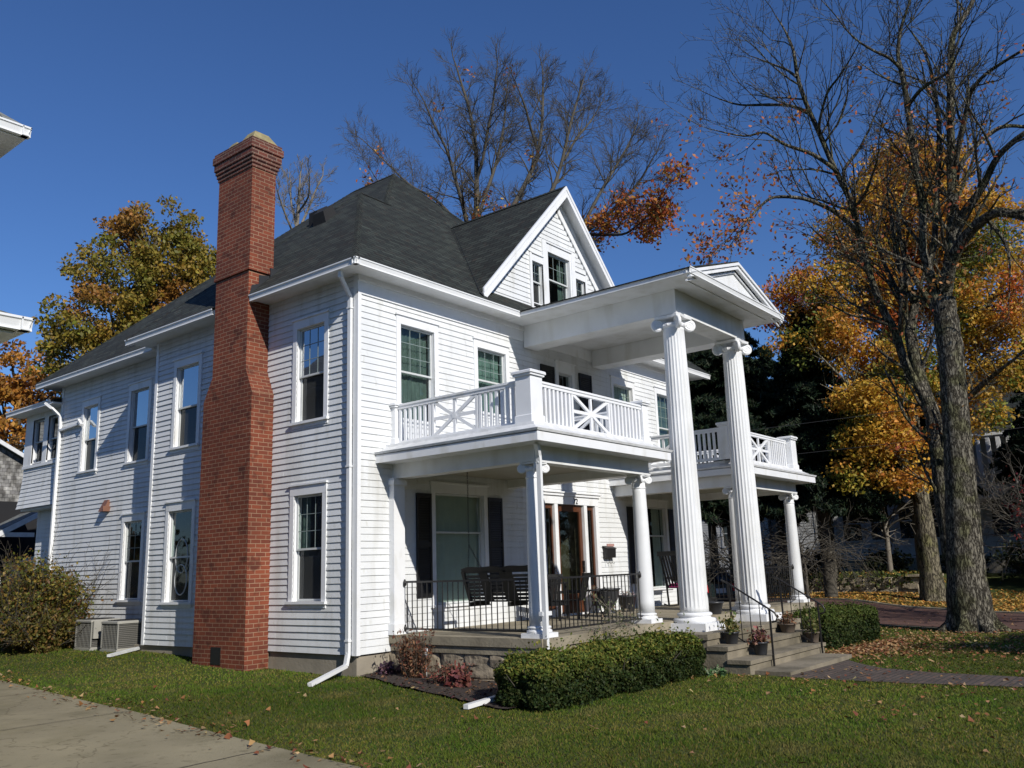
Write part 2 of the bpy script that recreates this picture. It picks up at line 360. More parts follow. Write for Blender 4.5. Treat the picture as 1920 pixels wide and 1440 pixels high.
def gbox(mb, T, u0, u1, z0, z1, w0, w1):
    # like pbox, with faces wound outwards for the wall plane's handedness (glass needs true outward normals)
    n = len(mb.v); f0 = len(mb.f); pbox(mb, T, u0, u1, z0, z1, w0, w1)
    c = Vector((0,0,0))
    for v in mb.v[n:]: c += Vector(v)/8
    a, b, d = (Vector(mb.v[i]) for i in mb.f[f0][:3])
    if (b-a).cross(d-a).dot((a+b+d)/3-c) < 0: mb.f[f0:] = [tuple(reversed(f)) for f in mb.f[f0:]]

def siding(name, T, u0, u1, z0, z1, holes, parent=house, clip=None, ex=.114, butt=.019, m=SIDING, flare=None):
    mb = MB(); z = z0; rnd = random.Random(hash(name) % 999)
    while z < z1-.01:
        zt = min(z+ex, z1); a, b = u0, u1
        if clip:
            a, b = clip(z+ex*.5)
            if b-a < .05: break
        iv = [(a, b)]
        for h in holes:
            if h[2] < zt-.01 and h[3] > z+.01:
                nv = []
                for p, q in iv:
                    if h[1] <= p or h[0] >= q: nv.append((p, q)); continue
                    if h[0] > p: nv.append((p, h[0]))
                    if h[1] < q: nv.append((h[1], q))
                iv = nv
        for p, q in iv:
            cuts = [p]; c = p+rnd.uniform(.8, 3.6)
            while c < q-.3: cuts.append(c); c += rnd.uniform(2.2, 4.2)
            cuts.append(q)
            for i in range(len(cuts)-1):
                s, e = cuts[i]+(.0015 if i else 0), cuts[i+1]
                bo = butt+rnd.uniform(-.0025,.0025); dz = rnd.uniform(-.002,.002); dz2 = rnd.uniform(-.002,.002)
                f0 = flare(z) if flare else 0; f1 = flare(zt) if flare else 0
                lip = .006; A = [T(s,z+dz-lip,f0+bo*.55),T(e,z+dz2-lip,f0+bo*.55),T(e,z+dz2-lip,f0+bo),T(s,z+dz-lip,f0+bo)]
                B = [T(s,zt,f1),T(e,zt,f1),T(e,zt,f1+.004),T(s,zt,f1+.004)]
                mb.hexa(A, B)
        z = zt
    return mb.build(name, m, parent)

def window(T, u0, u1, z0, z1, parent=house, cas=.11, head=.16, grid=(3,3), top=GLASS, bot=SCREEN, curt=CURTD, curb=None, split=.52, rec=.09, sill=True, cap=True, oval=False, far=1, open_=0):
    """double-hung window; u0..z1 is the clear opening; far = side of the deep jamb"""
    m = MB()
    pbox(m, T, u0-cas, u0, z0-.02, z1, 0, .034); pbox(m, T, u1, u1+cas, z0-.02, z1, 0, .034)
    pbox(m, T, u0-cas, u1+cas, z1, z1+head, 0, .036)
    if cap: pbox(m, T, u0-cas-.025, u1+cas+.025, z1+head, z1+head+.03, 0, .065)
    if sill:
        pbox(m, T, u0-cas-.03, u1+cas+.03, z0-.065, z0-.02, 0, .075); pbox(m, T, u0-cas, u1+cas, z0-.13, z0-.065, 0, .03)
    # jambs lining the opening
    pbox(m, T, u0-.02, u0, z0-.02, z1, -rec-.06, 0); pbox(m, T, u1, u1+.02, z0-.02, z1, -rec-.06, 0)
    pbox(m, T, u0-.02, u1+.02, z1, z1+.02, -rec-.06, 0); pbox(m, T, u0-.02, u1+.02, z0-.04, z0-.021, -rec-.06, 0)
    win = m.build('window', TRIM, parent)
    zm = z0+(z1-z0)*(1-split); fr = .034
    s = MB()
    def sash(a, b, w):
        pbox(s, T, u0+.012, u0+.012+fr, a, b, w-.035, w); pbox(s, T, u1-.012-fr, u1-.012, a, b, w-.035, w)
        pbox(s, T, u0+.012+fr, u1-.012-fr, a, a+fr, w-.035, w); pbox(s, T, u0+.012+fr, u1-.012-fr, b-fr, b, w-.035, w)
    sash(zm-.02, z1-.005, -.035); sash(z0-.015, zm+.02, -.072)
    mu = MB(); gw = .012; a0, a1 = u0+.012+fr, u1-.012-fr; b0, b1 = zm-.02+fr, z1-.005-fr
    if grid:
        for i in range(1, grid[0]):
            u = a0+(a1-a0)*i/grid[0]; pbox(mu, T, u-gw/2, u+gw/2, b0, b1, -.053, -.047)
        for j in range(1, grid[1]):
            z = b0+(b1-b0)*j/grid[1]
            for i in range(grid[0]):
                ua = a0+(a1-a0)*i/grid[0]+gw/2; ub = a0+(a1-a0)*(i+1)/grid[0]-gw/2
                pbox(mu, T, ua-gw, ub+gw, z-gw/2, z+gw/2, -.0525, -.0475)
    if oval:  # leaded ovals
        for cz, rz in ((zm+.02, .34), (z0+.42, .3)):
            uc = (u0+u1)/2; ru = .22
            pts = [T(uc+ru*math.cos(a), cz+rz*math.sin(a), -.05) for a in np.linspace(0, 2*math.pi, 29)]
            s.tube(pts, .012, 5, cap=False)
    s.build('sash', SASH, win)
    if mu.v: mu.build('muntins', MUNT, win)
    g1 = MB(); gbox(g1, T, a0-.005, a1+.005, b0-.005, b1+.005, -.06, -.054); g1.build('upper_pane', top, win)
    g2 = MB(); gbox(g2, T, a0-.005, a1+.005, z0+.01, zm, -.096, -.09); g2.build('lower_pane', bot, win)
    # dark room and curtain behind the glass
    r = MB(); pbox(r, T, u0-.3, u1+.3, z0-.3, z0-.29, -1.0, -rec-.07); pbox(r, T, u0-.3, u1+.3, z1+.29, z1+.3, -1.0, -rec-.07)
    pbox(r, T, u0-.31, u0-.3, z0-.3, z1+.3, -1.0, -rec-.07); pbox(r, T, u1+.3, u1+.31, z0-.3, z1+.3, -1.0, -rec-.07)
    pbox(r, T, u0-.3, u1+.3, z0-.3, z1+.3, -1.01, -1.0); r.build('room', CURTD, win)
    if curt is not CURTD or curb:
        c = MB(); n = 26; W_ = u1-u0
        def drape(a, b, za, zb, amp=.012, w=-.17):
            vs = []; 
            for i in range(n+1):
                u = a+(b-a)*i/n; d = w+amp*math.sin(i*2.1)+.4*amp*math.sin(i*.7)
                vs += [T(u, za, d), T(u, zb, d)]
            c.add(vs, [(2*i, 2*i+2, 2*i+3, 2*i+1) for i in range(n)])
        if curb == 'sides': drape(u0, u0+W_*.3, z0, z1); drape(u1-W_*.3, u1, z0, z1)
        elif curb == 'top': drape(u0, u1, zm-.1, z1, .003)
        elif curb == 'full': drape(u0, u1, z0, z1, .004, -.14)
        else: drape(u0, u1, z0, z1)
        c.build('curtain', curt, win)
    return win

MUNT = mat('muntin_between_panes', (.22,.27,.26), .5, .1, 6)
SASH = mat('greyed_sash_paint', (.6,.62,.61), .5, .12, 6)
F0, L0, L1 = plane('F', 0), plane('L', 0), plane('L', .6)
# openings: (u0,u1,z0,z1)
WF1 = (1.007,1.895,4.36,6.11); WF2 = (3.163,4.07,4.75,6.06); WF4 = (XR-1.895,XR-1.007,4.36,6.11); WF3 = (XR-4.07,XR-3.163,4.75,6.06)
WFC = (5.98,6.52,4.4,5.98)
WL = (1.86,3.24,1.05,3.05); WLr = (XR-3.24,XR-1.86,1.05,3.05); DOOR = (5.10,7.30,.605,3.03)
def hole(w, c=.0): return (w[0]-c, w[1]+c, w[2]-c, w[3]+c)
siding('front_wall', F0, .05, XR-.05, .345, 6.48, [hole(w) for w in (WF1,WF2,WF3,WF4,WFC,WL,WLr,DOOR)])
TL = dict(cas=.1, head=.16)
window(F0, *WF1, curt=CURT, top=GLASS, bot=GLASS, split=.5, curb=None)
window(F0, *WF2, curt=CURT2, top=GLASS, bot=GLASS, split=.5)
window(F0, *WF3, curt=CURTL, curb='top', top=GLASS, bot=SCREEN)
window(F0, *WF4, curt=CURT, top=GLASS, bot=GLASS)
window(F0, *WFC, grid=(2,1), head=.24, split=.4, top=GLASS, bot=SCREEN)
for wl in (WL, WLr): window(F0, *wl, grid=None, head=.17, curt=CURTL, curb='full' if wl is WL else 'sides', top=GLASS, bot=GLASS, split=.36)
WA = (.87,1.66,4.38,6.13); WB = (.87,1.66,1.21,3.03)
WCw = (4.93,5.78,4.38,6.10); WD = (4.95,5.83,1.21,3.03)
def sidewall(name, T, a, b, z0, ws): return siding(name, T, a, b, z0, 6.83, [hole(w) for w in ws], butt=.023)
sidewall('side_wall', L0, .05, 6.62, .345, (WA,WB,WCw,WD))
window(L0, *WA, top=SKYGLASS, bot=SCREEN); window(L0, *WB, top=GLASS, bot=SCREEN, curt=CURT, curb='sides', head=.17)
window(L0, *WCw, top=SKYGLASS, bot=SCREEN, grid=None); window(L0, *WD, top=GLASS, bot=SCREEN, grid=None, oval=True, head=.17)
WE = (8.0,8.83,4.42,6.14); WG = (10.46,11.2,4.42,6.08); WH = (8.0,8.8,1.24,3.0)
siding('rear_side_wall', L1, 6.62, 12.48, .345, 6.83, [hole(w) for w in (WE,WG,WH)], butt=.023)
window(L1, *WE, top=SKYGLASS, bot=SCREEN, grid=None); window(L1, *WG, top=SKYGLASS, bot=SCREEN, grid=None, curt=CURTL, curb='sides'); window(L1, *WH, top=GLASS, bot=SCREEN, grid=(2,3))
# return wall between the two side planes, right and back walls
siding('return_wall', lambda u, z, w: (u, 6.65+w, z), 0.02, .6, .345, 6.83, [])
mb = MB(); mb.box(XR-.03, XR, .05, 12.5, .345, 6.83); mb.box(.62, XR-.04, 12.47, 12.5, .345, 6.83); mb.box(XR-.6, XR-.04, 6.6, 6.65, .345, 6.83); mb.build('rear_wall', SIDING, house)
# corner boards
mb = MB()
mb.box(-.03, .05, -.034, 0, .33, 6.5); mb.box(-.03, 0, 0, .085, .33, 6.83); mb.box(-.03,0, 6.56, 6.66, .33, 6.83); mb.box(0,.02,6.65,6.68,.33,6.83)
mb.box(.57, .6, 12.42, 12.53, .33, 6.83); mb.box(.6,.64,12.5,12.53,.33,6.83); mb.box(XR-.06, XR+.02, -.034, 0, .33, 6.5)
mb.each('corner_board', TRIM, house)
mb = MB(); mb.box(-.03, XR+.02, -.036, 0, 6.465, 6.70); mb.box(-.03, XR+.02, -.06, 0, 6.70, 6.735); mb.box(-.03, XR+.02, -.045, 0, 6.735, 6.83); mb.build('frieze_board', TRIM, house)
# foundation
mb = MB()
mb.box(.03, XR-.03, .03, 12.4, -.5, .33); mb.box(.62, XR-.03, 12.4, 12.45, -.5, .33)
fd = mb.build('foundation', CONC2, house)

# ---- roof
def hip(mb, x0, x1, y0, y1, z, a, b, th=.05):
    """hip roof over a rectangle with ridge a-b"""
    c = [(x0,y0,z),(x1,y0,z),(x1,y1,z),(x0,y1,z)]; v = c+[a, b]
    if abs(a[0]-b[0]) > abs(a[1]-b[1]): f = [(0,1,5,4),(1,2,5),(2,3,4,5),(3,0,4)]
    else: f = [(0,1,4),(1,2,5,4),(2,3,5),(3,0,4,5)]
    mb.add(v, f+[(3,2,1,0)])
RB = MB(); e = .015
hip(RB, -E1-e, XR+E1+e, -E1-e, 7.13+e, ZG+.012, (3.0,3.32,10.41), (XR-3.0,3.32,10.41))
hip(RB, .12, XR-.12, -.04, 13.1, ZG+.02, (6.2,5.56,12.75), (6.2,7.25,12.75))
RB.build('roof', SHINGLE, house)
# hip and ridge caps
def cap(a, b, r=.075):
    mb = MB()
    a, b = Vector(a), Vector(b); n = max(2, int((b-a).length/.14)); d = (b-a)/n
    side = d.cross(Vector((0,0,1))).normalized()
    for i in range(n):
        p = a+d*i; q = a+d*(i+1.15); up = Vector((0,0,1)); l1, l2 = .012, .02
        vs = [p-side*r-up*.055+up*l1*0, p+up*.022, p+side*r-up*.055, q-side*r-up*.065, q+up*.008, q+side*r-up*.065]
        mb.add(vs, [(0,3,4,1),(1,4,5,2),(0,1,2),(3,5,4)])
    mb.build('ridge_cap', SHINGLE, house)
cap((-E1,-E1,6.93), (3.0,3.32,10.42)); cap((3.0,3.32,10.42),(3.9,3.32,10.42)); cap((-E1,7.13,6.93),(3.0,3.32,10.42))
cap((3.77,3.32,10.44),(6.2,5.56,12.76)); cap((12.9,-E1,6.93),(9.4,3.32,10.42)); cap((8.6,3.3,10.42),(6.2,5.56,12.76)); cap((6.2,5.56,12.76),(6.2,7.25,12.76)); cap((.12,13.1,6.93),(6.2,7.25,12.76))
# ---- front gable dormer
GY, GA, GX0 = -.32, 10.49, 2.86      # rake front, apex z, foot x
sl_ = (GA-7.0)/(XC-GX0)
for s in (-1, 1):
    x0 = XC+s*(XC-GX0)
    mbd = [(XC,GY,GA+.02),(x0,GY,7.02),(x0,.0,7.1),(XC,3.5,GA+.02)]
cap((XC,GY,GA+.03),(XC,3.3,GA+.03))
dm = MB()
for s in (-1, 1):
    x0 = XC+s*(XC-GX0); n = Vector((s*sl_,0,1)).normalized()*.035
    top = [Vector((XC,GY,GA+.02)),Vector((x0,GY,7.0+.02)),Vector((x0,.3,7.02)),Vector((XC,3.6,GA+.02))]
    if s > 0: top = top[::-1]
    dm.add([tuple(t) for t in top]+[tuple(t-n*1.0) for t in top], [(0,1,2,3),(7,6,5,4),(0,4,5,1),(1,5,6,2),(2,6,7,3),(3,7,4,0)])
dorm = dm.build('dormer_roof', SHINGLE, house)
for s in (-1, 1):      # dark metal valley between the dormer and the front slope
    vf = MB(); a = Vector((XC+s*(XC-GX0-.06), -.34, 7.06)); b = Vector((XC+s*.05, 3.27, 10.43)); d = (b-a).normalized(); si = Vector((1,0,0))*s
    n = 14
    for i in range(n):
        p, q = a.lerp(b, i/n), a.lerp(b, (i+1)/n); o1 = Vector((s*.13,-.0,-.0)); o2 = Vector((0,-.13,-.118))
        vf.add([tuple(p+o1+Vector((0,0,-.10+.03))), tuple(p+Vector((0,0,.035))), tuple(p+o2+Vector((0,0,.035))), tuple(q+o1+Vector((0,0,-.10+.03))), tuple(q+Vector((0,0,.035))), tuple(q+o2+Vector((0,0,.035)))], [(1,2,5,4)])
    vf.build('valley_flashing', FLASH, house)
hw = lambda z: max(0, (10.06-z)/1.045)
siding('gable_wall', F0, XC-3, XC+3, 7.30, 10.03, [(5.06,7.34,7.0,8.6),(5.64,6.76,7.0,9.0)], clip=lambda z: (XC-hw(z)+.1, XC+hw(z)-.1))
tr = MB()
for s in (-1, 1):
    def pt(h, y, off=0): # along the rake: h 0..1
        x = XC+s*(XC-GX0)*(1-h); z = 7.0+(GA-7.0)*h-off; return (x, y, z)
    def strip(o0, o1, y0, y1, h0=.055, h1=1):
        a = [pt(h0,y0,o1),pt(h0,y1,o1),pt(h0,y1,o0),pt(h0,y0,o0)]; b = [pt(h1,y0,o1),pt(h1,y1,o1),pt(h1,y1,o0),pt(h1,y0,o0)]; tr.hexa(a, b)
    strip(-.03,.07, GY-.035, GY+.01); strip(.071,.21, GY-.02, GY+.01); strip(.215,.25,GY-.035,GY)   # barge board mouldings
    strip(.06,.09, GY+.012, .0)                     # soffit under the rake
    strip(.10,.52, -.045, 0, .2, .985)                   # trim board on the gable wall
tr.each('rake_board', TRIM, house)
gb = MB(); gb.box(5.04,5.12,-.05,0,7.28,8.62); gb.box(5.54,5.70,-.05,0,7.28,9.07); gb.box(6.70,6.86,-.05,0,7.28,9.07); gb.box(7.28,7.36,-.05,0,7.28,8.62)
gb.box(5.12,5.54,-.045,0,7.28,7.36); gb.box(5.70,6.70,-.045,0,7.28,7.5); gb.box(6.86,7.28,-.045,0,7.28,7.36)
gb.each('window_mullion', TRIM, house)
window(F0, 5.12, 5.54, 7.5, 8.45, cas=.0, head=.17, grid=(2,2), cap=True, sill=False, split=.48)
window(F0, 6.86, 7.28, 7.5, 8.45, cas=.0, head=.17, grid=(2,2), cap=True, sill=False, split=.48)
window(F0, 5.76, 6.64, 7.6, 8.83, cas=.06, head=.2, grid=(3,2), cap=True, sill=False, curt=CURT, curb='sides', bot=GLASS)

# ---- eaves: soffit, gutters
def soffit(mb, x0, x1, y0, y1): mb.box(x0, x1, y0, y1, ZS-.02, ZS)
mb = MB()
mb.box(-E1+.06, 4.1, -E1+.06, 0, ZS-.02, ZS+.03); mb.box(8.4, XR+E1-.06, -E1+.06, 0, ZS-.02, ZS+.03); mb.box(-E1+.06, 0, .0, 2.55, ZS-.02, ZS+.03); mb.box(-E1+.06, 0, 3.67, 7.1, ZS-.02, ZS+.03)
mb.box(0, .6, 6.66, 7.1, ZS-.02, ZS+.03); mb.box(.14, .6, 7.1, 13.05, ZS-.02, ZS+.03); mb.box(XR, XR+E1-.06, 0, 7.1, ZS-.02, ZS+.03)
mb.box(.6, XR, 12.5, 13.05, ZS-.02, ZS+.03)
mb.each('soffit', WHITE, house)
def gutter(mb, a, b, out, w=.09):
    """K-profile gutter from a to b (both at the outer top edge line), out = outward unit vector"""
    a, b, o = Vector(a), Vector(b), Vector(out)
    prof = [(0,0),(0,-.022),(-.014,-.03),(-.026,-.062),(-.03,-.1),(-.022,-.122),(-.1,-.122),(-.1,-.004),(-.088,-.004),(-.088,-.108),(-.034,-.108),(-.014,-.028),(-.012,-.004)]
    P = [a+o*x+Vector((0,0,z)) for x, z in prof]; Q = [b+o*x+Vector((0,0,z)) for x, z in prof]; n = len(prof)
    mb.add(P+Q, [(i,(i+1)%n,n+(i+1)%n,n+i) for i in range(n)]+[tuple(range(n-1,-1,-1)), tuple(range(n,2*n))])
    h = (b-a).normalized()
gt = MB()
gutter(gt, (-E1-.03,-E1-.03,ZG), (4.06,-E1-.03,ZG), (0,-1,0)); gutter(gt, (8.52,-E1-.03,ZG), (XR+E1+.03,-E1-.03,ZG), (0,-1,0))
gutter(gt, (-E1-.03,-E1-.03,ZG), (-E1-.03,2.54,ZG), (-1,0,0)); gutter(gt, (-E1-.03,3.78,ZG), (-E1-.03,7.2,ZG), (-1,0,0))
gutter(gt, (.09,6.75,ZG), (.09,13.1,ZG), (-1,0,0))
gt.each('gutter', GUT, house)
fs = MB(); fs.box(-E1+.07,4.05,-E1+.065,-E1+.09,ZGB-.0,ZG); fs.box(8.5,XR+E1-.07,-E1+.065,-E1+.09,ZGB,ZG); fs.box(-E1+.065,-E1+.09,-E1+.09,2.5,ZGB,ZG); fs.box(-E1+.065,-E1+.09,3.75,7.1,ZGB,ZG); fs.box(.185,.21,6.8,13.05,ZGB,ZG)
fs.each('fascia', TRIM, house)

# ---- chimney
ch = MB()
def tb(x0, x1, ya, yb, yc, yd, z0, z1): ch.hexa([(x0,ya,z0),(x1,ya,z0),(x1,yb,z0),(x0,yb,z0)], [(x0,yc,z1),(x1,yc,z1),(x1,yd,z1),(x0,yd,z1)])
tb(-.5, -.001, 2.33, 3.95, 2.35, 3.93, -.3, 5.0); tb(-.5, -.001, 2.35, 3.93, 2.56, 3.66, 5.0, 5.46); tb(-.5,-.001,2.56,3.66,2.56,3.66,5.46,6.79)
tb(-.5,-.02,2.56,3.66,2.56,3.66,6.79,7.42)
chim = ch.build('chimney', BRICK, house)
c2 = MB(); c2.box(-.53,.06,2.52,3.70,7.42,7.50); c2.box(-.51,.04,2.54,3.68,7.50,9.56); c2.build('upper_stack', BRICK, chim)
c3 = MB()
for i, (o, z) in enumerate(((.02,9.56),(.04,9.635),(.06,9.71),(.08,9.785),(.08,9.86),(.105,9.935),(.105,10.01),(.08,10.085))):
    c3.box(-.51-o,.04+o,2.54-o,3.68+o,z,z+.0745)
c3.build('corbelled_cap', DBRICK, chim)
c4 = MB()
for (y0,y1,h) in ((2.5,2.98,.16),(3.12,3.5,.13)):
    h += .07; c4.hexa([(-.54,y0,10.16),(.07,y0,10.16),(.07,y1,10.16),(-.54,y1,10.16)], [(-.42,y0+.12,10.16+h),(-.1,y0+.12,10.16+h),(-.1,y1-.1,10.16+h),(-.42,y1-.1,10.16+h)])
c4.each('mortar_crown', CROWNC, chim)
c5 = MB(); c5.add([(-.5,2.545,6.85),(-.02,2.545,6.85),(-.02,2.545,7.4),(-.28,2.545,7.36),(-.28,2.545,7.18),(-.44,2.545,7.12)], [(0,1,2,3,4,5)]); c5.box(-.05,.3,2.5,2.545,7.2,7.55)
c5.build('step_flashing', FLASH, chim)
c6 = MB(); c6.box(-.508,-.5,3.05,3.35,.12,.42); c6.build('ash_door', IRON, chim)

# roof vent
vb = MB(); vb.hexa([(1.95,3.3,9.35),(2.25,3.3,9.62),(2.25,3.75,9.62),(1.95,3.75,9.35)],[(1.9,3.34,9.62),(2.15,3.34,9.85),(2.15,3.71,9.85),(1.9,3.71,9.62)])
vb.hexa([(2.1,3.75,9.5),(2.45,3.75,9.8),(2.45,4.1,9.8),(2.1,4.1,9.5)],[(2.08,3.78,9.82),(2.36,3.78,10.02),(2.36,4.07,10.02),(2.08,4.07,9.82)])
vb.each('roof_vent', MATTEB, house)

# ---- downspouts
def spout(name, pts, w=.075, d=.055, parent=house, label=None):
    s = MB()
    for a, b in zip(pts[:-1], pts[1:]):
        s.bar(a, b, w, d, up=(1,0,0) if abs(Vector(b)[2]-Vector(a)[2]) > abs(Vector(b)[1]-Vector(a)[1]) else (0,0,1))
    for p in pts[1:-1]: s.lathe((p[0],p[1],p[2]-.03), [(.030,0),(.036,.03),(.030,.06)], 10)
    return s.build(name, GUT, parent)
spout('downspout', [(-.42,-.02,6.8),(-.40,0,6.68),(-.06,.14,6.42),(-.06,.14,.36),(-.12,.12,.18),(-1.08,-.18,.02)])
br = MB()
for z in (6.2,3.4,.55): br.box(-.1,-.03,.09,.19,z,z+.03)
br.each('downspout_strap', GUT, house)
spout('downspout', [(.2,12.62,6.35),(.3,12.45,6.2),(.5,12.4,6.0),(.52,12.4,5.75),(.52,12.4,.3)])
spout('downspout', [(.53,12.4,5.62),(.53,11.35,5.66),(.5,11.3,5.75),(.48,11.1,5.6)])
spout('downspout', [(.05,7.0,6.8),(.2,6.95,6.7),(.54,6.74,6.55)])

# ---- rear sleeping porch
bay = MB()
T8 = plane('L', .8)
siding('sleeping_porch_wall', T8, 12.55, 15.08, 3.72, 4.9, [], butt=.022, flare=lambda z: .12*(1-(z-3.72)/1.18)**2)
mb = MB()
mb.box(.76,.84,12.92,13.02,4.92,6.2); mb.box(.76,.84,13.66,13.92,4.92,6.2); mb.box(.76,.84,14.6,15.08,4.92,6.2); mb.box(.74,.85,12.55,15.1,4.84,4.92); mb.box(.76,.84,12.55,12.92,4.92,6.2); mb.box(.76,.84,12.55,15.08,6.2,6.36)
mb.box(.84,3.2,15.03,15.08,3.72,6.35); mb.box(.8,3.2,12.6,15.08,3.66,3.72); mb.build('sleeping_porch_frame', TRIM, house)
for a, b in ((13.03,13.65),(13.93,14.59)): window(T8, a, b, 5.0, 6.18, cas=.0, head=.0, grid=None, cap=False, sill=False, top=SKYGLASS, bot=SCREEN)
mb = MB(); mb.add([(.33,12.45,6.46),(.33,15.4,6.46),(3.2,15.4,7.0),(3.2,12.45,7.0)], [(3,2,1,0)]); mb.add([(.33,12.45,6.42),(.33,15.4,6.42),(3.2,15.4,6.5),(3.2,12.45,6.5)], [(0,1,2,3)]); mb.build('sleeping_porch_roof', SHINGLE, house)
mb = MB(); mb.box(.33,.8,12.5,15.4,6.36,6.4); mb.build('sleeping_porch_soffit', WHITE, house)
gt = MB(); gutter(gt, (.3,12.6,6.47), (.3,15.42,6.47), (-1,0,0)); gt.each('gutter', GUT, house)
siding('recessed_wall', plane('L', 1.15), 12.5, 14.75, .3, 3.66, [], butt=.02)
mb = MB(); mb.box(1.15,3.2,14.76,14.8,.3,3.66); mb.each('recessed_wall', SIDING, house)
# brown vent hood
mb = MB(); mb.hexa([(.42,9.56,3.3),(.598,9.56,3.3),(.598,9.8,3.3),(.42,9.8,3.3)], [(.55,9.58,3.58),(.598,9.58,3.58),(.598,9.78,3.58),(.55,9.78,3.58)]); mb.box(.41,.6,9.54,9.56,3.3,3.42); mb.build('vent_hood', VENTC, house)

# ---- shutters
def shutter(u0, u1, z0, z1):
    s = MB(); pbox(s, F0, u0, u1, z0, z1, .022, .034)
    pbox(s, F0, u0, u0+.05, z0, z1, .034, .052); pbox(s, F0, u1-.05, u1, z0, z1, .034, .052)
    for z in (z0, (z0+z1)/2-.04, z1-.08): pbox(s, F0, u0+.05, u1-.05, z, z+.08, .034, .05)
    z = z0+.1
    while z < z1-.1:
        if abs(z-(z0+z1)/2) > .07:
            a = [F0(u0+.05,z,.036),F0(u1-.05,z,.036),F0(u1-.05,z,.05),F0(u0+.05,z,.05)]; b = [F0(u0+.05,z+.03,.034),F0(u1-.05,z+.03,.034),F0(u1-.05,z+.03,.038),F0(u0+.05,z+.03,.038)]; s.hexa(a, b)
        z += .045
    s.build('shutter', BLACK, house)
for a, b in ((1.36,1.745),(3.355,3.79),(XR-3.79,XR-3.355),(XR-1.745,XR-1.36)): shutter(a, b, 1.18, 3.02)
shutter(5.29,5.80,4.35,6.06); shutter(6.80,7.32,4.35,6.09)

# ---- front door with sidelights
m = MB()
for a, b in ((5.10,5.22),(5.56,5.68),(6.70,6.82),(7.16,7.30)): pbox(m, F0, a, b, .605, 2.98, -.02, .06)
pbox(m, F0, 5.10, 7.30, 2.98, 3.16, -.02, .065); pbox(m, F0, 5.05, 7.35, 3.16, 3.22, 0, .1); pbox(m, F0, 5.02, 7.38, 3.22, 3.25, 0, .13)
pbox(m, F0, 5.22,5.56,.605,.75,-.02,.04); pbox(m, F0, 6.82,7.16,.605,.75,-.02,.04); pbox(m, F0, 5.68,6.70,.605,.64,-.05,.09)
dr = m.build('front_door', TRIM, house)
m = MB()
for a, b in ((5.70,5.81),(6.58,6.685)): pbox(m, F0, a, b, .645, 2.97, -.05, -.005)
pbox(m, F0, 5.81, 6.58, 2.83, 2.97, -.05, -.005); pbox(m, F0, 5.81, 6.58, .645, 1.05, -.05, -.012)
pbox(m, F0, 5.87, 6.52, .72, .98, -.012, 0)
m.build('door_leaf', DOORW, dr)
m = MB()
for a, b in ((5.23,5.55),(6.83,7.15)):
    pbox(m, F0, a, a+.05, .75, 2.97, -.04, 0); pbox(m, F0, b-.05, b, .75, 2.97, -.04, 0); pbox(m, F0, a+.05, b-.05, .75, 1.2, -.04, -.008); pbox(m, F0, a+.05, b-.05, 2.88, 2.97, -.04, 0)
m.each('sidelight', DOORW, dr)
m = MB(); gbox(m, F0, 5.81, 6.58, 1.05, 2.83, -.035, -.03); gbox(m, F0, 5.28,5.5,1.2,2.88,-.03,-.025); gbox(m, F0, 6.88,7.1,1.2,2.88,-.03,-.025); m.build('door_pane', GLASS, dr)
m = MB(); pbox(m, F0, 5.0, 7.4, .6, 3.2, -1.3, -1.28); pbox(m, F0, 5.0, 7.4, .58, .6, -1.3, -.05); pbox(m, F0,5.0,7.4,3.2,3.22,-1.3,-.05); pbox(m, F0,5.0,5.02,.6,3.2,-1.3,-.05); pbox(m, F0,7.38,7.4,.6,3.2,-1.3,-.05)
m.build('hallway', mat('hallway_wall', (.2,.17,.1), .8, .4, 2), dr)
m = MB(); m.lathe((6.63,-.03,1.62), [(.012,-.06),(.03,0),(.012,.06)], 10); m.box(6.61,6.65,-.05,-.005,1.5,1.75); m.build('door_handle', IRON, dr)
fc = bpy.data.curves.new('house_number', 'FONT'); fc.body = '72'; fc.size = .17; fc.extrude = .006; fc.align_x = 'CENTER'
fo = bpy.data.objects.new('house_number', fc); COL.objects.link(fo); fo.location = (6.36,-.075,3.0); fo.rotation_euler = (R(90),0,0); bpy.context.view_layer.update(); me_ = bpy.data.meshes.new_from_object(fo.evaluated_get(bpy.context.evaluated_depsgraph_get())); mw = fo.matrix_world.copy(); bpy.data.objects.remove(fo); me_.transform(mw); me_.materials.clear(); me_.materials.append(IRON); fo = bpy.data.objects.new('house_number', me_); link(fo, dr)

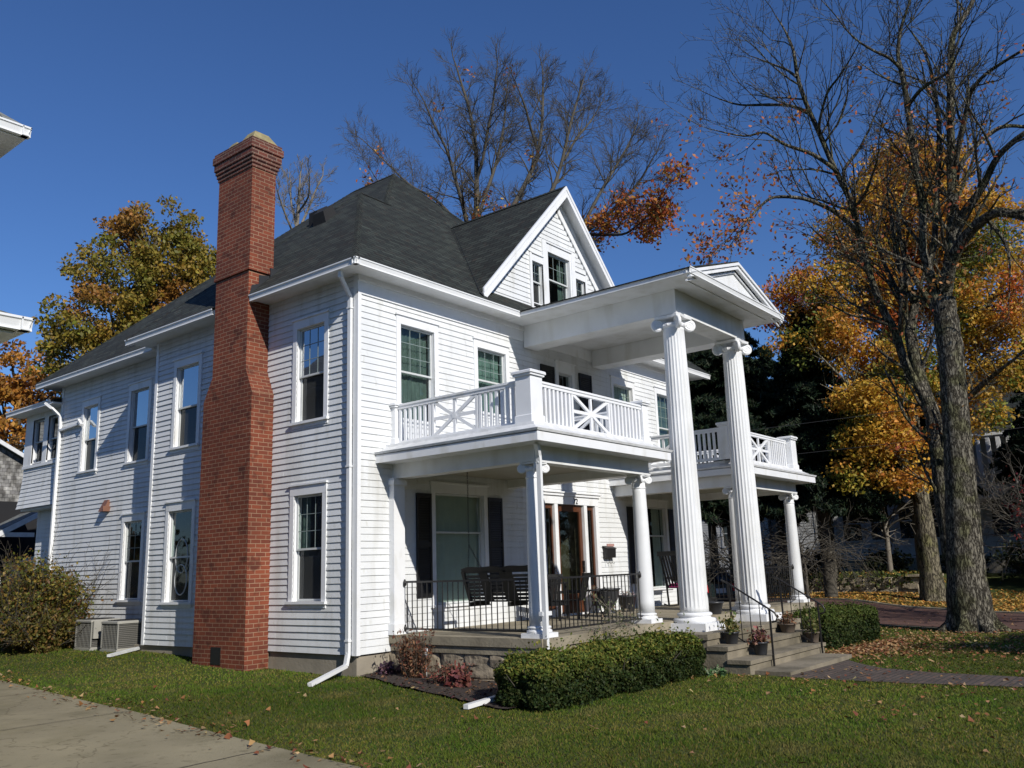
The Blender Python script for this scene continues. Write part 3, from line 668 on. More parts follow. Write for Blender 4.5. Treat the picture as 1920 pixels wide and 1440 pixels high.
# ================================================================ porches and portico (parts of the house)
def column(x, y, z0, z1, r0, r1, flutes=0, plinth=.2, name='porch_column', ringz=None):
    b = MB(); b.box(x-plinth, x+plinth, y-plinth, y+plinth, z0, z0+plinth*.34)
    hb = plinth*.34; prof = [(plinth*.94,hb),(plinth*.98,hb+r0*.12),(plinth*.94,hb+r0*.28),(r0*1.12,hb+r0*.32),(r0*1.1,hb+r0*.42),(r0*1.2,hb+r0*.46),(r0*1.22,hb+r0*.56),(r0*1.16,hb+r0*.64),(r0*1.04,hb+r0*.68)]
    b.lathe((x,y,z0), prof, 40)
    zc = z1-r1*1.05; zb = z0+hb+r0*.68
    o = MB(); N = 12; pr = []
    for i in range(N+1):
        t = i/N; r = r0+(r1-r0)*(t**1.6); pr.append((r, zb-z0+(zc-zb)*t))
    if flutes:
        pr = [(r0*1.0, zb-z0), (r0*1.0, zb-z0+.07)]+[(r0+(r1-r0)*(i/N)**1.5, zb-z0+.12+(zc-zb-.22)*i/N) for i in range(N+1)]+[(r1,zc-z0-.06),(r1,zc-z0)]
        K = len(pr)
        fl = lambda i, a: 1 if (i < 2 or i >= K-2) else 1-.085*max(0, abs(math.sin(a*flutes/2))**.6-.28)
        o.lathe((x,y,z0), pr, flutes*8, fl)
    else:
        o.lathe((x,y,z0), pr, 40); zr = zc-r1*1.0
        o.lathe((x,y,zr), [(r1*1.02,-.015),(r1*1.1,-.01),(r1*1.1,.012),(r1*1.02,.018)], 40)
    sh = o.build(name, WHITE, house); b.build('column_base', TRIM, sh)
    c = MB(); s = r1*1.35
    c.lathe((x,y,zc), [(r1*1.0,-.02),(r1*1.12,0),(r1*1.18,r1*.25),(r1*1.0,r1*.4)], 32)
    # abacus with concave sides
    pts = []
    for k in range(4):
        a0 = math.pi/4+k*math.pi/2
        for t in (-.12,.12): pts.append((s*1.32*math.cos(a0+t), s*1.32*math.sin(a0+t)))
        am = a0+math.pi/4
        for t in (-.35,0,.35): pts.append((s*(.93+.35*abs(t))*math.cos(am+t), s*(.93+.35*abs(t))*math.sin(am+t)))
    n = len(pts); zt = z1; za = z1-r1*.28
    c.add([(x+p,y+q,za) for p,q in pts]+[(x+p*1.03,y+q*1.03,zt-.01) for p,q in pts]+[(x+p*.98,y+q*.98,zt) for p,q in pts],
          [tuple(range(n-1,-1,-1)), tuple(range(2*n,3*n))]+[(k*n+i,k*n+(i+1)%n,(k+1)*n+(i+1)%n,(k+1)*n+i) for k in (0,1) for i in range(n)])
    vr = r1*.6
    for k in range(4):   # diagonal volutes: disc with a rolled rim and scroll
        a = math.pi/4+k*math.pi/2; D = Vector((math.cos(a), math.sin(a), 0)); N_ = Vector((-math.sin(a), math.cos(a), 0)); Z = Vector((0,0,1))
        ctr = Vector((x,y,za-vr*.92))+D*(s*1.16)
        th = r1*.3
        c.lathe(ctr, [(vr*.86,-th*.55),(vr,-th*.42),(vr,th*.42),(vr*.86,th*.55)], 24, axis=(N_, D, Z))
        for sg in (-1, 1):
            sp = []
            for i in range(34):
                q = i/33; ang = math.pi*.5+q*4.2*math.pi*(1); rad = vr*(.92-.75*q); sp.append(ctr+N_*sg*th*.57+(D*math.cos(ang)+Z*math.sin(ang))*rad)
            c.tube(sp, [vr*.085*(1-.4*i/33) for i in range(34)], 5)
        # scroll neck joining the volute to the bell
        c.hexa([Vector((x,y,za-vr*.9))+D*r1*.5-N_*th*.45, Vector((x,y,za-vr*.9))+D*r1*.5+N_*th*.45, ctr+N_*th*.4-Z*vr*.3, ctr-N_*th*.4-Z*vr*.3],
               [Vector((x,y,za+.002))+D*r1*.5-N_*th*.45, Vector((x,y,za+.002))+D*r1*.5+N_*th*.45, ctr+N_*th*.4+Z*vr*.98, ctr-N_*th*.4+Z*vr*.98])
    # egg-and-dart beads
    for k in range(16):
        a = 2*math.pi*k/16; c.lathe((x+r1*1.13*math.cos(a), y+r1*1.13*math.sin(a), zc+r1*.1), [(.0,-.02),(r1*.1,0),(r1*.12,r1*.1),(.0,r1*.22)], 6)
    c.build('column_capital', TRIM, sh)
    return sh

def balustrade(axis, c, a, b, z0=3.86, z1=4.55, n1=8, panel=(.3,.65), name='balustrade'):
    m = MB(); P = (lambda u, w, z: (u, c+w, z)) if axis == 'x' else (lambda u, w, z: (c+w, u, z))
    def bx(u0, u1, w0, w1, zz0, zz1):
        p, q = P(u0, w0, zz0), P(u1, w1, zz1); m.box(min(p[0],q[0]),max(p[0],q[0]),min(p[1],q[1]),max(p[1],q[1]),zz0,zz1)
    lo, hi = min(a,b), max(a,b); L = hi-lo
    bx(lo, hi, -.045, .045, z1-.035, z1); bx(lo, hi, -.03, .03, z1-.085, z1-.036)
    bx(lo, hi, -.03, .03, z0-.03, z0+.03)
    pa, pb = lo+L*panel[0], lo+L*panel[1]
    def bal(u): bx(u-.026, u+.026, -.02, .02, z0+.03, z1-.086)
    for (s, e) in ((lo, pa), (pb, hi)):
        n = max(2, round((e-s)/.118))
        for i in range(n): bal(s+(i+.5)*(e-s)/n)
    for u in (pa+.02, pb-.02): bx(u-.026, u+.026, -.021, .021, z0+.03, z1-.086)
    uc, zc = (pa+pb)/2, (z0+z1-.055)/2; h = (z1-.086-z0-.03)/2; w = (pb-pa)/2-.05
    for du, dz in ((w,h),(w,-h),(w,0),(0,h)):
        q0, q1 = P(uc-du, 0, zc-dz), P(uc+du, 0, zc+dz)
        m.bar(q0, q1, .055, .03+.002*((1 if du else 0)+(2 if dz else 0)+(1 if dz < 0 else 0)), up=(0,1,0) if axis == 'x' else (1,0,0))
    m.lathe(P(uc,-.0,zc), [(.05,-.024),(.05,.024)], 10, axis=(Vector((0,1,0)) if axis=='x' else Vector((1,0,0)), Vector((1,0,0)) if axis=='x' else Vector((0,1,0)), Vector((0,0,1))))
    return m.build(name, TRIM, house)

def newel(x0, x1, y0, y1, z0=3.82, z1=4.57, name='balcony_post'):
    m = MB(); m.bbox(x0, x1, y0, y1, z0, z1, .008); m.bbox(x0-.02, x1+.02, y0-.02, y1+.02, z0, z0+.13, .012)
    m.bbox(x0-.03, x1+.03, y0-.03, y1+.03, z1, z1+.035, .01); m.bbox(x0-.05, x1+.05, y0-.05, y1+.05, z1+.035, z1+.085, .015)
    m.build(name, TRIM, house)

def porch_wing(s):
    """s=1: left wing; s=-1: mirrored right wing"""
    X = lambda x: x if s > 0 else XR-x
    def bx(m, x0, x1, y0, y1, z0, z1): a, b = sorted((X(x0), X(x1))); m.box(a, b, y0, y1, z0, z1)
    xo, xi = .40, 4.50
    m = MB()     # fascia ring + soffit
    bx(m, xo, xi, -3.52, -3.49, 3.483, 3.62); bx(m, xo, xo+.03, -3.49, 0, 3.483, 3.62); bx(m, xi-.03, xi, -3.49, 0, 3.483, 3.62)
    bx(m, xo+.03, xi-.03, -3.49, -3.15, 3.49, 3.51); bx(m, xo+.03, .80, -3.15, 0, 3.49, 3.51); bx(m, 4.32, xi-.03, -3.15, 0, 3.49, 3.51)
    m.build('porch_fascia', TRIM, house)
    m = MB()     # edge flashing and sloped membrane
    def fr(a, za, b, zb): # frustum ring: outer rect inset a at za, to inset b at zb
        p = [(xo+a,-3.52+a),(xi-a,-3.52+a),(xi-a,-.001),(xo+a,-.001)]; q = [(xo+b,-3.52+b),(xi-b,-3.52+b),(xi-b,-.001),(xo+b,-.001)]
        m.hexa([(X(x),y,za) for x,y in p], [(X(x),y,zb) for x,y in q])
    fr(-.02, 3.632, -.035, 3.668); fr(.03, 3.668, .22, 3.775); fr(.22,3.775,.235,3.82)
    m.build('porch_roof', OLDTRIM, house)
    m = MB()     # entablature beams
    bx(m, .80, 4.30, -3.15, -2.86, 3.24, 3.49); bx(m, .80, 1.09, -2.86, -.002, 3.24, 3.49); bx(m, 4.01, 4.30, -2.86, -.002, 3.24, 3.49)
    bx(m, .78, 4.32, -3.17, -3.15, 3.225, 3.275); bx(m,.785,.80,-3.15,-.002,3.235,3.262)
    m.each('porch_beam', WHITE, house)
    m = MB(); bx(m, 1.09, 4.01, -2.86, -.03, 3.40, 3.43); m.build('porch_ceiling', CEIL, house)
    column(X(.96), -3.0, .605, 3.235, .15, .118, name='porch_column'); column(X(4.15), -3.0, .605, 3.235, .15, .118, name='porch_column')
    m = MB(); 
    for xx in (.84,): bx(m, xx-.13, xx+.13, -.14, 0, .605, 3.24); bx(m, xx-.16, xx+.16, -.17, 0, .605, .78); bx(m, xx-.16, xx+.16, -.17, 0, 3.12, 3.2)
    m.build('wall_pilaster', TRIM, house)
    for a, b, y0, y1 in ((.68,.99,-3.22,-2.91),): 
        p, q = sorted((X(a), X(b))); newel(p, q, y0, y1)
    p, q = sorted((X(4.27), X(4.47))); newel(p, q, -3.12, -2.92, z1=4.56)
    p, q = sorted((X(.77), X(.91))); newel(p, q, -.12, -.0, z1=4.5)
    balustrade('x', -3.05, X(.99), X(4.27), panel=(.31,.67)); balustrade('y', X(.85), -2.91, -.12, panel=(.33,.70)); balustrade('y', X(4.37), -2.92, -.02, panel=(.33,.67))
    # iron porch railing
    m = MB(); 
    def rail(p0, p1):
        p0, p1 = Vector(p0), Vector(p1); L = (p1-p0).length; n = int(L/.118)
        for z in (.69, 1.46): m.bar(p0+Vector((0,0,z)), p1+Vector((0,0,z)), .016, .03)
        for i in range(n+1):
            q = p0.lerp(p1, (i+.5)/(n+1)); m.bar(q+Vector((0,0,.69)), q+Vector((0,0,1.46)), .013, .013)
        for q in (p0, p1):
            for z in (.70, 1.45): m.lathe(tuple(q+Vector((0,0,z-.04))), [(.008,-.02),(.028,0),(.03,.05),(.008,.1)], 8)
    rail((X(.93),-.17,0), (X(.95),-2.84,0)); rail((X(1.12),-3.0,0), (X(3.99),-3.0,0))
    m.build('iron_railing', IRON, house)
    # deck edge, riser course, stone base
    m = MB(); bx(m, .70, 4.47, -3.235, -.001, .47, .605); bx(m, .73, 4.44, -3.2, -.03, .35, .47)
    bx(m, .72, 1.2, -3.30, -2.76, .32, .604)
    m.build('porch_slab', CONC, house)
    m = MB(); rs = random.Random(5+s)
    def rock(c, sx, sy, sz):
        bmh = bmesh.new(); bmesh.ops.create_icosphere(bmh, subdivisions=2, radius=1)
        for v in bmh.verts:
            p = v.co; q = [math.copysign(abs(t)**.5, t) for t in p]; j = 1+rs.uniform(-.13,.1)
            v.co = Vector((q[0]*sx*j, q[1]*sy*j, q[2]*sz*j))+Vector(c)
        m.add([v.co[:] for v in bmh.verts], [[x.index for x in f.verts] for f in bmh.faces]); bmh.free()
    for z in (-.16, .1, .28):
        y = -3.05
        while y < -.05:
            l = rs.uniform(.35,.75); rock((X(.865), y+l/2, z), .13, l*.52, .14); y += l
        x = .9
        while x < 4.2:
            l = rs.uniform(.35,.8); rock((X(x+l/2), -3.02, z), l*.52, .13, .14); x += l
    m.build('stone_foundation', STONE, house)
porch_wing(1); porch_wing(-1)
# middle of the porch floor, landing and steps
m = MB(); m.box(4.475, 7.925, -3.235, -.001, .48, .605); m.box(4.475,7.925,-3.2,-.05,.3,.48); m.build('porch_slab', CONC, house)
m = MB()
m.box(4.05, 8.35, -4.20, -3.24, .34, .432); m.box(4.08, 8.32, -4.17, -3.24, -.3, .34)
m.box(4.05, 8.0, -4.55, -4.171, .17, .24); m.box(4.08, 7.97, -4.52, -4.171, -.3, .17)
m.box(4.05, 7.58, -4.93, -4.521, -.03, .035); m.box(4.08, 7.55, -4.90, -4.521, -.3, -.03)
m.box(4.25, 7.28, -5.50, -4.901, -.215, -.14); m.box(4.28,7.25,-5.47,-4.901,-.4,-.215)
m.build('front_steps', STEPC, house)
# tall portico
CX = 4.97
for s in (1, -1):
    x = CX if s > 0 else 7.64
    column(x, -3.52, .432, 6.32, .262, .205, flutes=22, plinth=.40, name='portico_column')
PX0, PX1, PY = 4.03, XR-4.03+.1, -4.39
m = MB(); m.box(4.706, 5.16, -3.74, -.04, 6.325, 6.815); m.box(7.40, 7.86, -3.74, -.04, 6.325, 6.815); m.box(5.16, 7.40, -3.74, -3.29, 6.335, 6.815)
m.box(5.0,7.4,-3.76,-3.74,6.32,6.36)
m.each('portico_beam', WHITE, house)
m = MB(); m.box(5.17, 7.39, -3.28, -.04, 6.72, 6.74); m.build('portico_ceiling', WHITE, house)
m = MB(); m.box(PX0+.05, 4.70, PY+.05, -.04, 6.80, 6.83); m.box(7.865, PX1-.05, PY+.05, -.04, 6.80, 6.83); m.box(4.70, 7.865, PY+.05, -3.745, 6.80, 6.83)
m.box(4.35,8.1,-4.16,-4.14,6.785,6.80)
m.each('portico_soffit', WHITE, house)
m = MB(); m.box(PX0, PX0+.03, PY, -E1-.0, 6.80, 6.885); m.box(PX1-.03, PX1, PY, -E1-.0, 6.80, 6.885); m.box(PX0+.03,PX1-.03,PY+.02,PY+.05,6.8,6.885); m.each('portico_fascia', TRIM, house)
gt = MB(); gutter(gt, (PX0-.02,PY-.06,6.915), (PX1+.02,PY-.06,6.915), (0,-1,0)); gt.each('gutter', GUT, house)
pm = (PX0+PX1)/2; zr = 7.60
m = MB()
for s in (-1,1):
    xe = PX0-.03 if s < 0 else PX1+.03
    t = [(xe,PY-.03,6.90),(pm,PY-.03,zr),(pm,1.0,zr),(xe,-.46,6.90)]
    if s > 0: t = t[::-1]
    m.add(t+[(a,b,c-.025) for a,b,c in t], [(0,3,2,1),(4,5,6,7),(0,1,5,4),(1,2,6,5),(2,3,7,6),(3,0,4,7)])
m.build('portico_roof', SHINGLE, house)
m = MB(); m.add([(PX0+.3,PY+.1,6.88),(PX1-.3,PY+.1,6.88),(pm,PY+.1,zr-.14)], [(0,1,2)])
m.build('pediment', WHITE, house)
m = MB()
for s in (-1,1):
    xe = PX0+.04 if s < 0 else PX1-.04
    for o0, o1, y0, y1 in ((.03,.09,PY-.05,PY+.02),(.09,.17,PY-.02,PY+.05),(.2,.235,PY+.06,PY+.09)):
        m.hexa([(xe,y0,6.9-o1),(xe,y1,6.9-o1),(xe,y1,6.9-o0),(xe,y0,6.9-o0)], [(pm,y0,zr-o1),(pm,y1,zr-o1),(pm,y1,zr-o0),(pm,y0,zr-o0)])
m.each('pediment_moulding', TRIM, house)
# downspout on the left porch corner
spout('downspout', [(.62,-3.34,3.47),(.745,-3.27,3.30),(.76,-3.265,3.2),(.76,-3.265,.1),(.5,-3.3,-.0),(-1.2,-3.42,-.06)])
m = MB(); m.box(.72,.95,-3.25,-3.18,.93,.99); m.build('downspout_strap', GUT, house)

# stair handrails
for hx in (4.95, 7.3):
    h = empty('stair_handrail', (hx,-4.2,0), 'black iron handrail on the left side of the front steps' if hx < 6 else 'black iron handrail on the right side of the front steps', 'handrail')
    m = MB()
    a, b = Vector((hx,-4.22,1.25)), Vector((hx,-4.95,.80))
    m.tube([(hx,-4.1,1.31),a,b,(hx,-5.04,.74),(hx,-5.08,.66),(hx,-5.05,.60),(hx,-4.98,.585)], .016, 8); m.build('rail', IRON, h)
    for y, z0, z1 in ((-4.24,.24,1.25),(-4.95,-.14,.8)):
        q = MB(); q.bar((hx,y,z0),(hx,y,z1),.028,.028,up=(0,1,0)); q.build('post', IRON, h)
    q = MB(); q.bar((hx,-4.26,.36),(hx,-4.93,-.03),.014,.02)
    for k in range(1,4):
        t = k/4; q.bar((hx,-4.24-.71*t,.37-.41*t),(hx,-4.24-.71*t,1.25-.45*t),.012,.012,up=(0,1,0))
    q.build('balusters', IRON, h)

# ================================================================ ground, drive, walk, road
def sheet(name, xs, ys, off, m, fx=None, kind='structure', zfun=gz):
    """grid sheet that follows the ground; fx maps (u, y) to x"""
    V = []; F = []; nx, ny = len(xs), len(ys)
    for y in ys:
        for u in xs:
            x, yy = fx(u, y) if fx else (u, y)
            V.append((x, yy, float(zfun(x, yy))+off))
    for j in range(ny-1):
        for i in range(nx-1): F.append((j*nx+i, j*nx+i+1, (j+1)*nx+i+1, (j+1)*nx+i))
    mb = MB(); mb.add(V, F, True); o = mb.build(name, m); return tag(o, kind=kind)
def lin(a, b, n): return [a+(b-a)*i/(n-1) for i in range(n)]
gx = [-400,-200,-100,-60,-40,-30,-24]+lin(-20, 16, 73)+lin(16.5, 42, 52)+[46,55,70,100,160,260,420]
gy = [-400,-200,-100,-60,-40,-30]+lin(-25, 25, 101)+[27,30,35,40,50,70,110,200,420]
# lawn base with soil and dead thatch colours
LAWN = bpy.data.materials.new('lawn_ground'); LAWN.use_nodes = True; n_ = LAWN.node_tree; b_ = n_.nodes['Principled BSDF']; b_.inputs['Roughness'].default_value = 1; b_.inputs['Specular IOR Level'].default_value = .1
tc = n_.nodes.new('ShaderNodeTexCoord'); a1 = n_.nodes.new('ShaderNodeTexNoise'); a1.inputs['Scale'].default_value = .7; a1.inputs['Detail'].default_value = 8
a2 = n_.nodes.new('ShaderNodeTexNoise'); a2.inputs['Scale'].default_value = 28; a2.inputs['Detail'].default_value = 6
for q in (a1, a2): n_.links.new(tc.outputs['Object'], q.inputs['Vector'])
cr_ = n_.nodes.new('ShaderNodeValToRGB'); e_ = cr_.color_ramp.elements; e_[0].position = .35; e_[0].color = (.035,.06,.014,1); e_[1].position = .7; e_[1].color = (.10,.095,.035,1)
mm = n_.nodes.new('ShaderNodeMath'); mm.operation = 'MULTIPLY_ADD'; mm.inputs[1].default_value = .5
n_.links.new(a2.outputs['Fac'], mm.inputs[0]); m5 = n_.nodes.new('ShaderNodeMath'); m5.operation = 'MULTIPLY'; m5.inputs[1].default_value = .5
n_.links.new(a1.outputs['Fac'], m5.inputs[0]); n_.links.new(m5.outputs[0], mm.inputs[2]); n_.links.new(mm.outputs[0], cr_.inputs[0]); n_.links.new(cr_.outputs[0], b_.inputs['Base Color'])
bp_ = n_.nodes.new('ShaderNodeBump'); bp_.inputs['Strength'].default_value = .8; bp_.inputs['Distance'].default_value = .03; n_.links.new(a2.outputs['Fac'], bp_.inputs['Height']); n_.links.new(bp_.outputs[0], b_.inputs['Normal'])
sheet('ground', gx, gy, 0, LAWN)
def drive_edge(y):
    p = [(-20,-4.3),(-8,-4.05),(-4.6,-4.02),(-1.9,-3.9),(1,-3.66),(5.8,-3.03),(12,-2.3),(30,-.5)]
    return float(np.interp(y, [a for a,b in p], [b for a,b in p]))
sheet('driveway', lin(0,1,14), lin(-30,22,80), .014, DRIVE, fx=lambda u, y: ((drive_edge(y))*(u)+(-6.35+.08*max(0,y*0))*(1-u), y))
mb = MB()
for y in (-9.9,-6.6,-3.3,0,3.3,6.6,9.9,13.2):     # tar-filled control joints across the slab
    xe = drive_edge(y); n = 24; pts = [(-6.35+(xe-.02+6.35)*i/n, y+.006*math.sin(i*1.7)) for i in range(n+1)]
    mb.add([(px,py-.007,float(gz(px,py))+.019) for px,py in pts]+[(px,py+.007,float(gz(px,py))+.019) for px,py in pts], [(i,i+1,n+2+i,n+1+i) for i in range(n)])
tag(mb.build('driveway_joints', SOIL), kind='structure')
wk = [(-30,4.4,5.7),(-12,4.35,5.5),(-8.7,4.26,5.5),(-7.3,4.05,5.6),(-6.3,4.0,6.0),(-5.6,4.05,6.9),(-5.35,4.1,7.3)]
wi = lambda y, k: float(np.interp(y, [w[0] for w in wk], [w[k] for w in wk]))
sheet('brick_walk', lin(0,1,10), lin(-30,-5.35,70), .012, WALKB, fx=lambda u, y: (wi(y,1)*(1-u)+wi(y,2)*u, y))
# side street
RD = Vector((.235,.972,0)); RN = Vector((.972,-.235,0))
def rfx(x0): return lambda u, v: (x0+u*RN.x+v*RD.x, -5+u*RN.y+v*RD.y)
def ribbon(name, u0, u1, nu, v0, v1, nv, off, m, kind='structure'):
    return sheet(name, lin(u0,u1,nu), lin(v0,v1,nv), off, m, fx=lambda u, v: (16.6+u*RN.x+v*RD.x, -5+u*RN.y+v*RD.y), kind=kind)
ribbon('road', 0, 7.6, 14, -60, 60, 120, .03, ROADB)
for kh, u in ((.015,-.16),(.08,7.62)):
    mb = MB()
    vs = lin(-60,60,121)
    for a, b in zip(vs[:-1], vs[1:]):
        def q(uu, vv, dz): x = 16.6+uu*RN.x+vv*RD.x; y = -5+uu*RN.y+vv*RD.y; return (x, y, float(gz(x,y))+dz)
        mb.hexa([q(u,a,-.2),q(u+.14,a,-.2),q(u+.14,b,-.2),q(u,b,-.2)],[q(u,a,kh),q(u+.14,a,kh),q(u+.14,b,kh),q(u,b,kh)])
    tag(mb.build('kerb', CONC), kind='structure')
# mulch bed in front of the porch
bd = [(-.02,-.35),(-.32,-1.2),(-.62,-2.5),(-.9,-3.4),(-.95,-3.9),(.2,-4.1),(3.9,-4.1),(4.02,-3.3),(.8,-3.3),(.8,-.02),(.05,-.02)]
mb = MB(); bmb = bmesh.new(); vs = [bmb.verts.new((x,y,0)) for x,y in bd]; bmb.faces.new(vs); bmesh.ops.triangulate(bmb, faces=bmb.faces[:]); bmesh.ops.subdivide_edges(bmb, edges=bmb.edges[:], cuts=5, use_grid_fill=True)
for v in bmb.verts: v.co.z = float(gz(v.co.x, v.co.y))+.02+random.uniform(0,.025)
mb.add([v.co[:] for v in bmb.verts], [[x.index for x in f.verts] for f in bmb.faces]); bmb.free()
tag(mb.build('flower_bed', SOIL), kind='structure')
n = 2600; x = RNG.uniform(-.95,4,n); y = RNG.uniform(-4.2,-.1,n)
BEDL = (x, y)
# ---- grass blades (one object)
def poly_in(x, y, P):
    c = np.zeros(len(x), bool); n = len(P)
    for i in range(n):
        x1,y1 = P[i]; x2,y2 = P[(i+1)%n]
        c ^= ((y1>y)!=(y2>y)) & (x < (x2-x1)*(y-y1)/(y2-y1+1e-12)+x1)
    return c
def in_lawn(x, y, over=0):
    ed = np.interp(y, [-20,-8,-4.6,-1.9,1,5.8,12,30], [-4.3,-4.05,-4.02,-3.9,-3.66,-3.03,-2.3,-.5])
    ok = (x > ed-.05*RNG.random(len(x))**2) & ~poly_in(x, y, bd)
    ok &= ~((x > -.02) & (x < 13) & (y > -.0)) & ~((x > 4.05) & (x < 7.6) & (y > -5.5)) & ~((x > .6) & (x < 12) & (y > -3.3)) & ~((x > -.52) & (x < 0) & (y > 2.3) & (y < 4))
    w0 = np.interp(y, [w[0] for w in wk], [w[1] for w in wk]); w1 = np.interp(y, [w[0] for w in wk], [w[2] for w in wk])
    ok &= ~((x > w0+.03) & (x < w1-.03) & (y < -5.3))
    ok &= (x-(16.45+(y+5)*.2418) < 0)
    return ok
def scatter(n, x0, x1, y0, y1, power=2.0):
    x = RNG.uniform(x0,x1,n); y = RNG.uniform(y0,y1,n); d = np.hypot(x+9.79, y+11.12)
    keep = (RNG.random(n) < np.clip((9.0/d)**power, 0, 1)) & in_lawn(x, y)
    # inside the camera's field, with a margin
    az = np.degrees(np.arctan2(x+9.79, y+11.12)); keep &= (az > 12) & (az < 92)
    return x[keep], y[keep]
def patches(x, y):  # slow variation 0..1
    return .5+.5*np.sin(x*1.3+2*np.sin(y*.9))*np.cos(y*1.1+1.7*np.sin(x*.8+1))
x, y = scatter(1500000, -5, 16.5, -13, 14)
n = len(x); z = gz(x, y); p = patches(x, y)*.6+patches(x*2.7+3, y*2.7)*.4
tuft = np.clip(np.sin(x*7.1+3*np.sin(y*3.3))*np.sin(y*6.3+2*np.sin(x*4.1)), 0, 1)**3; h = (.014+.02*RNG.random(n))*(.75+.5*(1-p)+.9*tuft); d = np.hypot(x+9.79,y+11.12); wdt = (.0035+.0035*RNG.random(n))*np.clip(d/9,1,2.6)
an = RNG.uniform(0,2*np.pi,n); le = RNG.normal(size=(n,2))*.6*h[:,None]
V = np.empty((n,3,3)); V[:,0] = np.c_[x-np.cos(an)*wdt, y-np.sin(an)*wdt, z]; V[:,1] = np.c_[x+np.cos(an)*wdt, y+np.sin(an)*wdt, z]; V[:,2] = np.c_[x+le[:,0], y+le[:,1], z+h]
g1 = np.array([.095,.165,.022]); g2 = np.array([.19,.18,.035]); g3 = np.array([.27,.2,.07]); g4 = np.array([.055,.12,.016])
r = RNG.random(n); C = g1*(1-p)[:,None]+g2*p[:,None]; C = np.where((r < .05+.12*p)[:,None], g3, C); C = np.where((r > .86)[:,None], g4, C); big = .5+.25*np.sin(x*.55+1.3*np.sin(y*.42)+.7)+.25*np.sin(y*.8+1.1*np.sin(x*.6)); bare = np.clip(np.sin(x*2.3+np.sin(y*1.9)*2)*np.sin(y*2.9+x)-.55, 0, 1)*2
C = C*(.62+.5*big)[:,None]; C = C*(1-bare[:,None]*.7)+np.array([.2,.165,.06])*bare[:,None]*.7; C = C*(.86+.28*RNG.random((n,1)))
tag(npmesh('grass', V.reshape(-1,3), np.arange(3*n).reshape(n,3), GRASSM, None, np.repeat(C,3,axis=0), 3), kind='stuff')

# ---- fallen leaves (litter)
FALL = [(.42,.17,.05),(.5,.26,.1),(.3,.09,.03),(.22,.05,.025),(.5,.36,.16),(.42,.24,.04)]
def litter(name, x, y, size, cols=FALL, lift=.03, w=None):
    n = len(x); P = np.c_[x, y, gz(x,y)+lift*(.6+RNG.random(n))]
    s = size*(.7+.6*RNG.random(n))
    C = pick(cols, n, w)
    a = RNG.uniform(0,2*np.pi,n); V = np.empty((n,7,3))
    K = [(0,.0),(1,.95),(1.9,.55),(2.9,1.0),(3.75,.5),(4.7,.9),(5.5,.6)]
    tl = RNG.normal(size=(n,2))*.35
    for k,(t,r_) in enumerate(K):
        rr_ = 0 if k == 0 else r_
        dx = np.cos(a+t)*rr_*s; dy = np.sin(a+t)*rr_*s
        V[:,k] = P+np.c_[dx, dy, dx*tl[:,0]+dy*tl[:,1]+(.25*s*RNG.random(n) if k else 0)]
    F = np.array([[7*i+0,7*i+k,7*i+(k+1 if k < 6 else 1)] for i in range(n) for k in range(1,7)])
    return tag(npmesh(name, V.reshape(-1,3), F, LEAFD, None, np.repeat(C,7,axis=0), 3), kind='stuff')
x1, y1 = scatter(5200, -4, 16, -12.5, 6, .6); k = RNG.random(len(x1)) < np.where(x1+.6*-y1 > 5, .7, .1); x1, y1 = x1[k], y1[k]
t = RNG.random(2600); x2 = 8.3+RNG.normal(size=2600)*1.5+t*2; y2 = -4.7-RNG.exponential(.45,2600)-.3*t; k = in_lawn(x2,y2); x2, y2 = x2[k], y2[k]
x3, y3 = scatter(5200, 8, 16.3, -12.5, -3.4, .35)
x4 = RNG.uniform(16.8,24.5,900); y4 = RNG.uniform(-12,14,900)
y5 = RNG.uniform(-9,8,420); x5 = np.array([drive_edge(v) for v in y5])+RNG.normal(size=420)*.22-.03
x6 = RNG.uniform(3.5,6,160); y6 = RNG.uniform(-9,-5.6,160)
litter('fallen_leaves', np.r_[x1,x2,x3,x4,x5,x6], np.r_[y1,y2,y3,y4,y5,y6], .034, [(.3,.14,.05),(.34,.2,.09),(.2,.08,.03),(.16,.05,.025),(.38,.27,.14),(.28,.17,.08)], lift=.035)
kb = poly_in(BEDL[0], BEDL[1], bd); litter('fallen_leaves', BEDL[0][kb], BEDL[1][kb], .03, [(.1,.05,.03),(.16,.08,.04),(.06,.04,.025),(.22,.12,.06),(.09,.03,.03)], .03)
u = RNG.uniform(7.9,17.5,26000); v = RNG.uniform(-20,20,26000); litter('fallen_leaves', 16.6+u*RN.x+v*RD.x, -5+u*RN.y+v*RD.y, .06, [(.5,.27,.05),(.42,.2,.04),(.55,.36,.1),(.3,.14,.04)], .03)

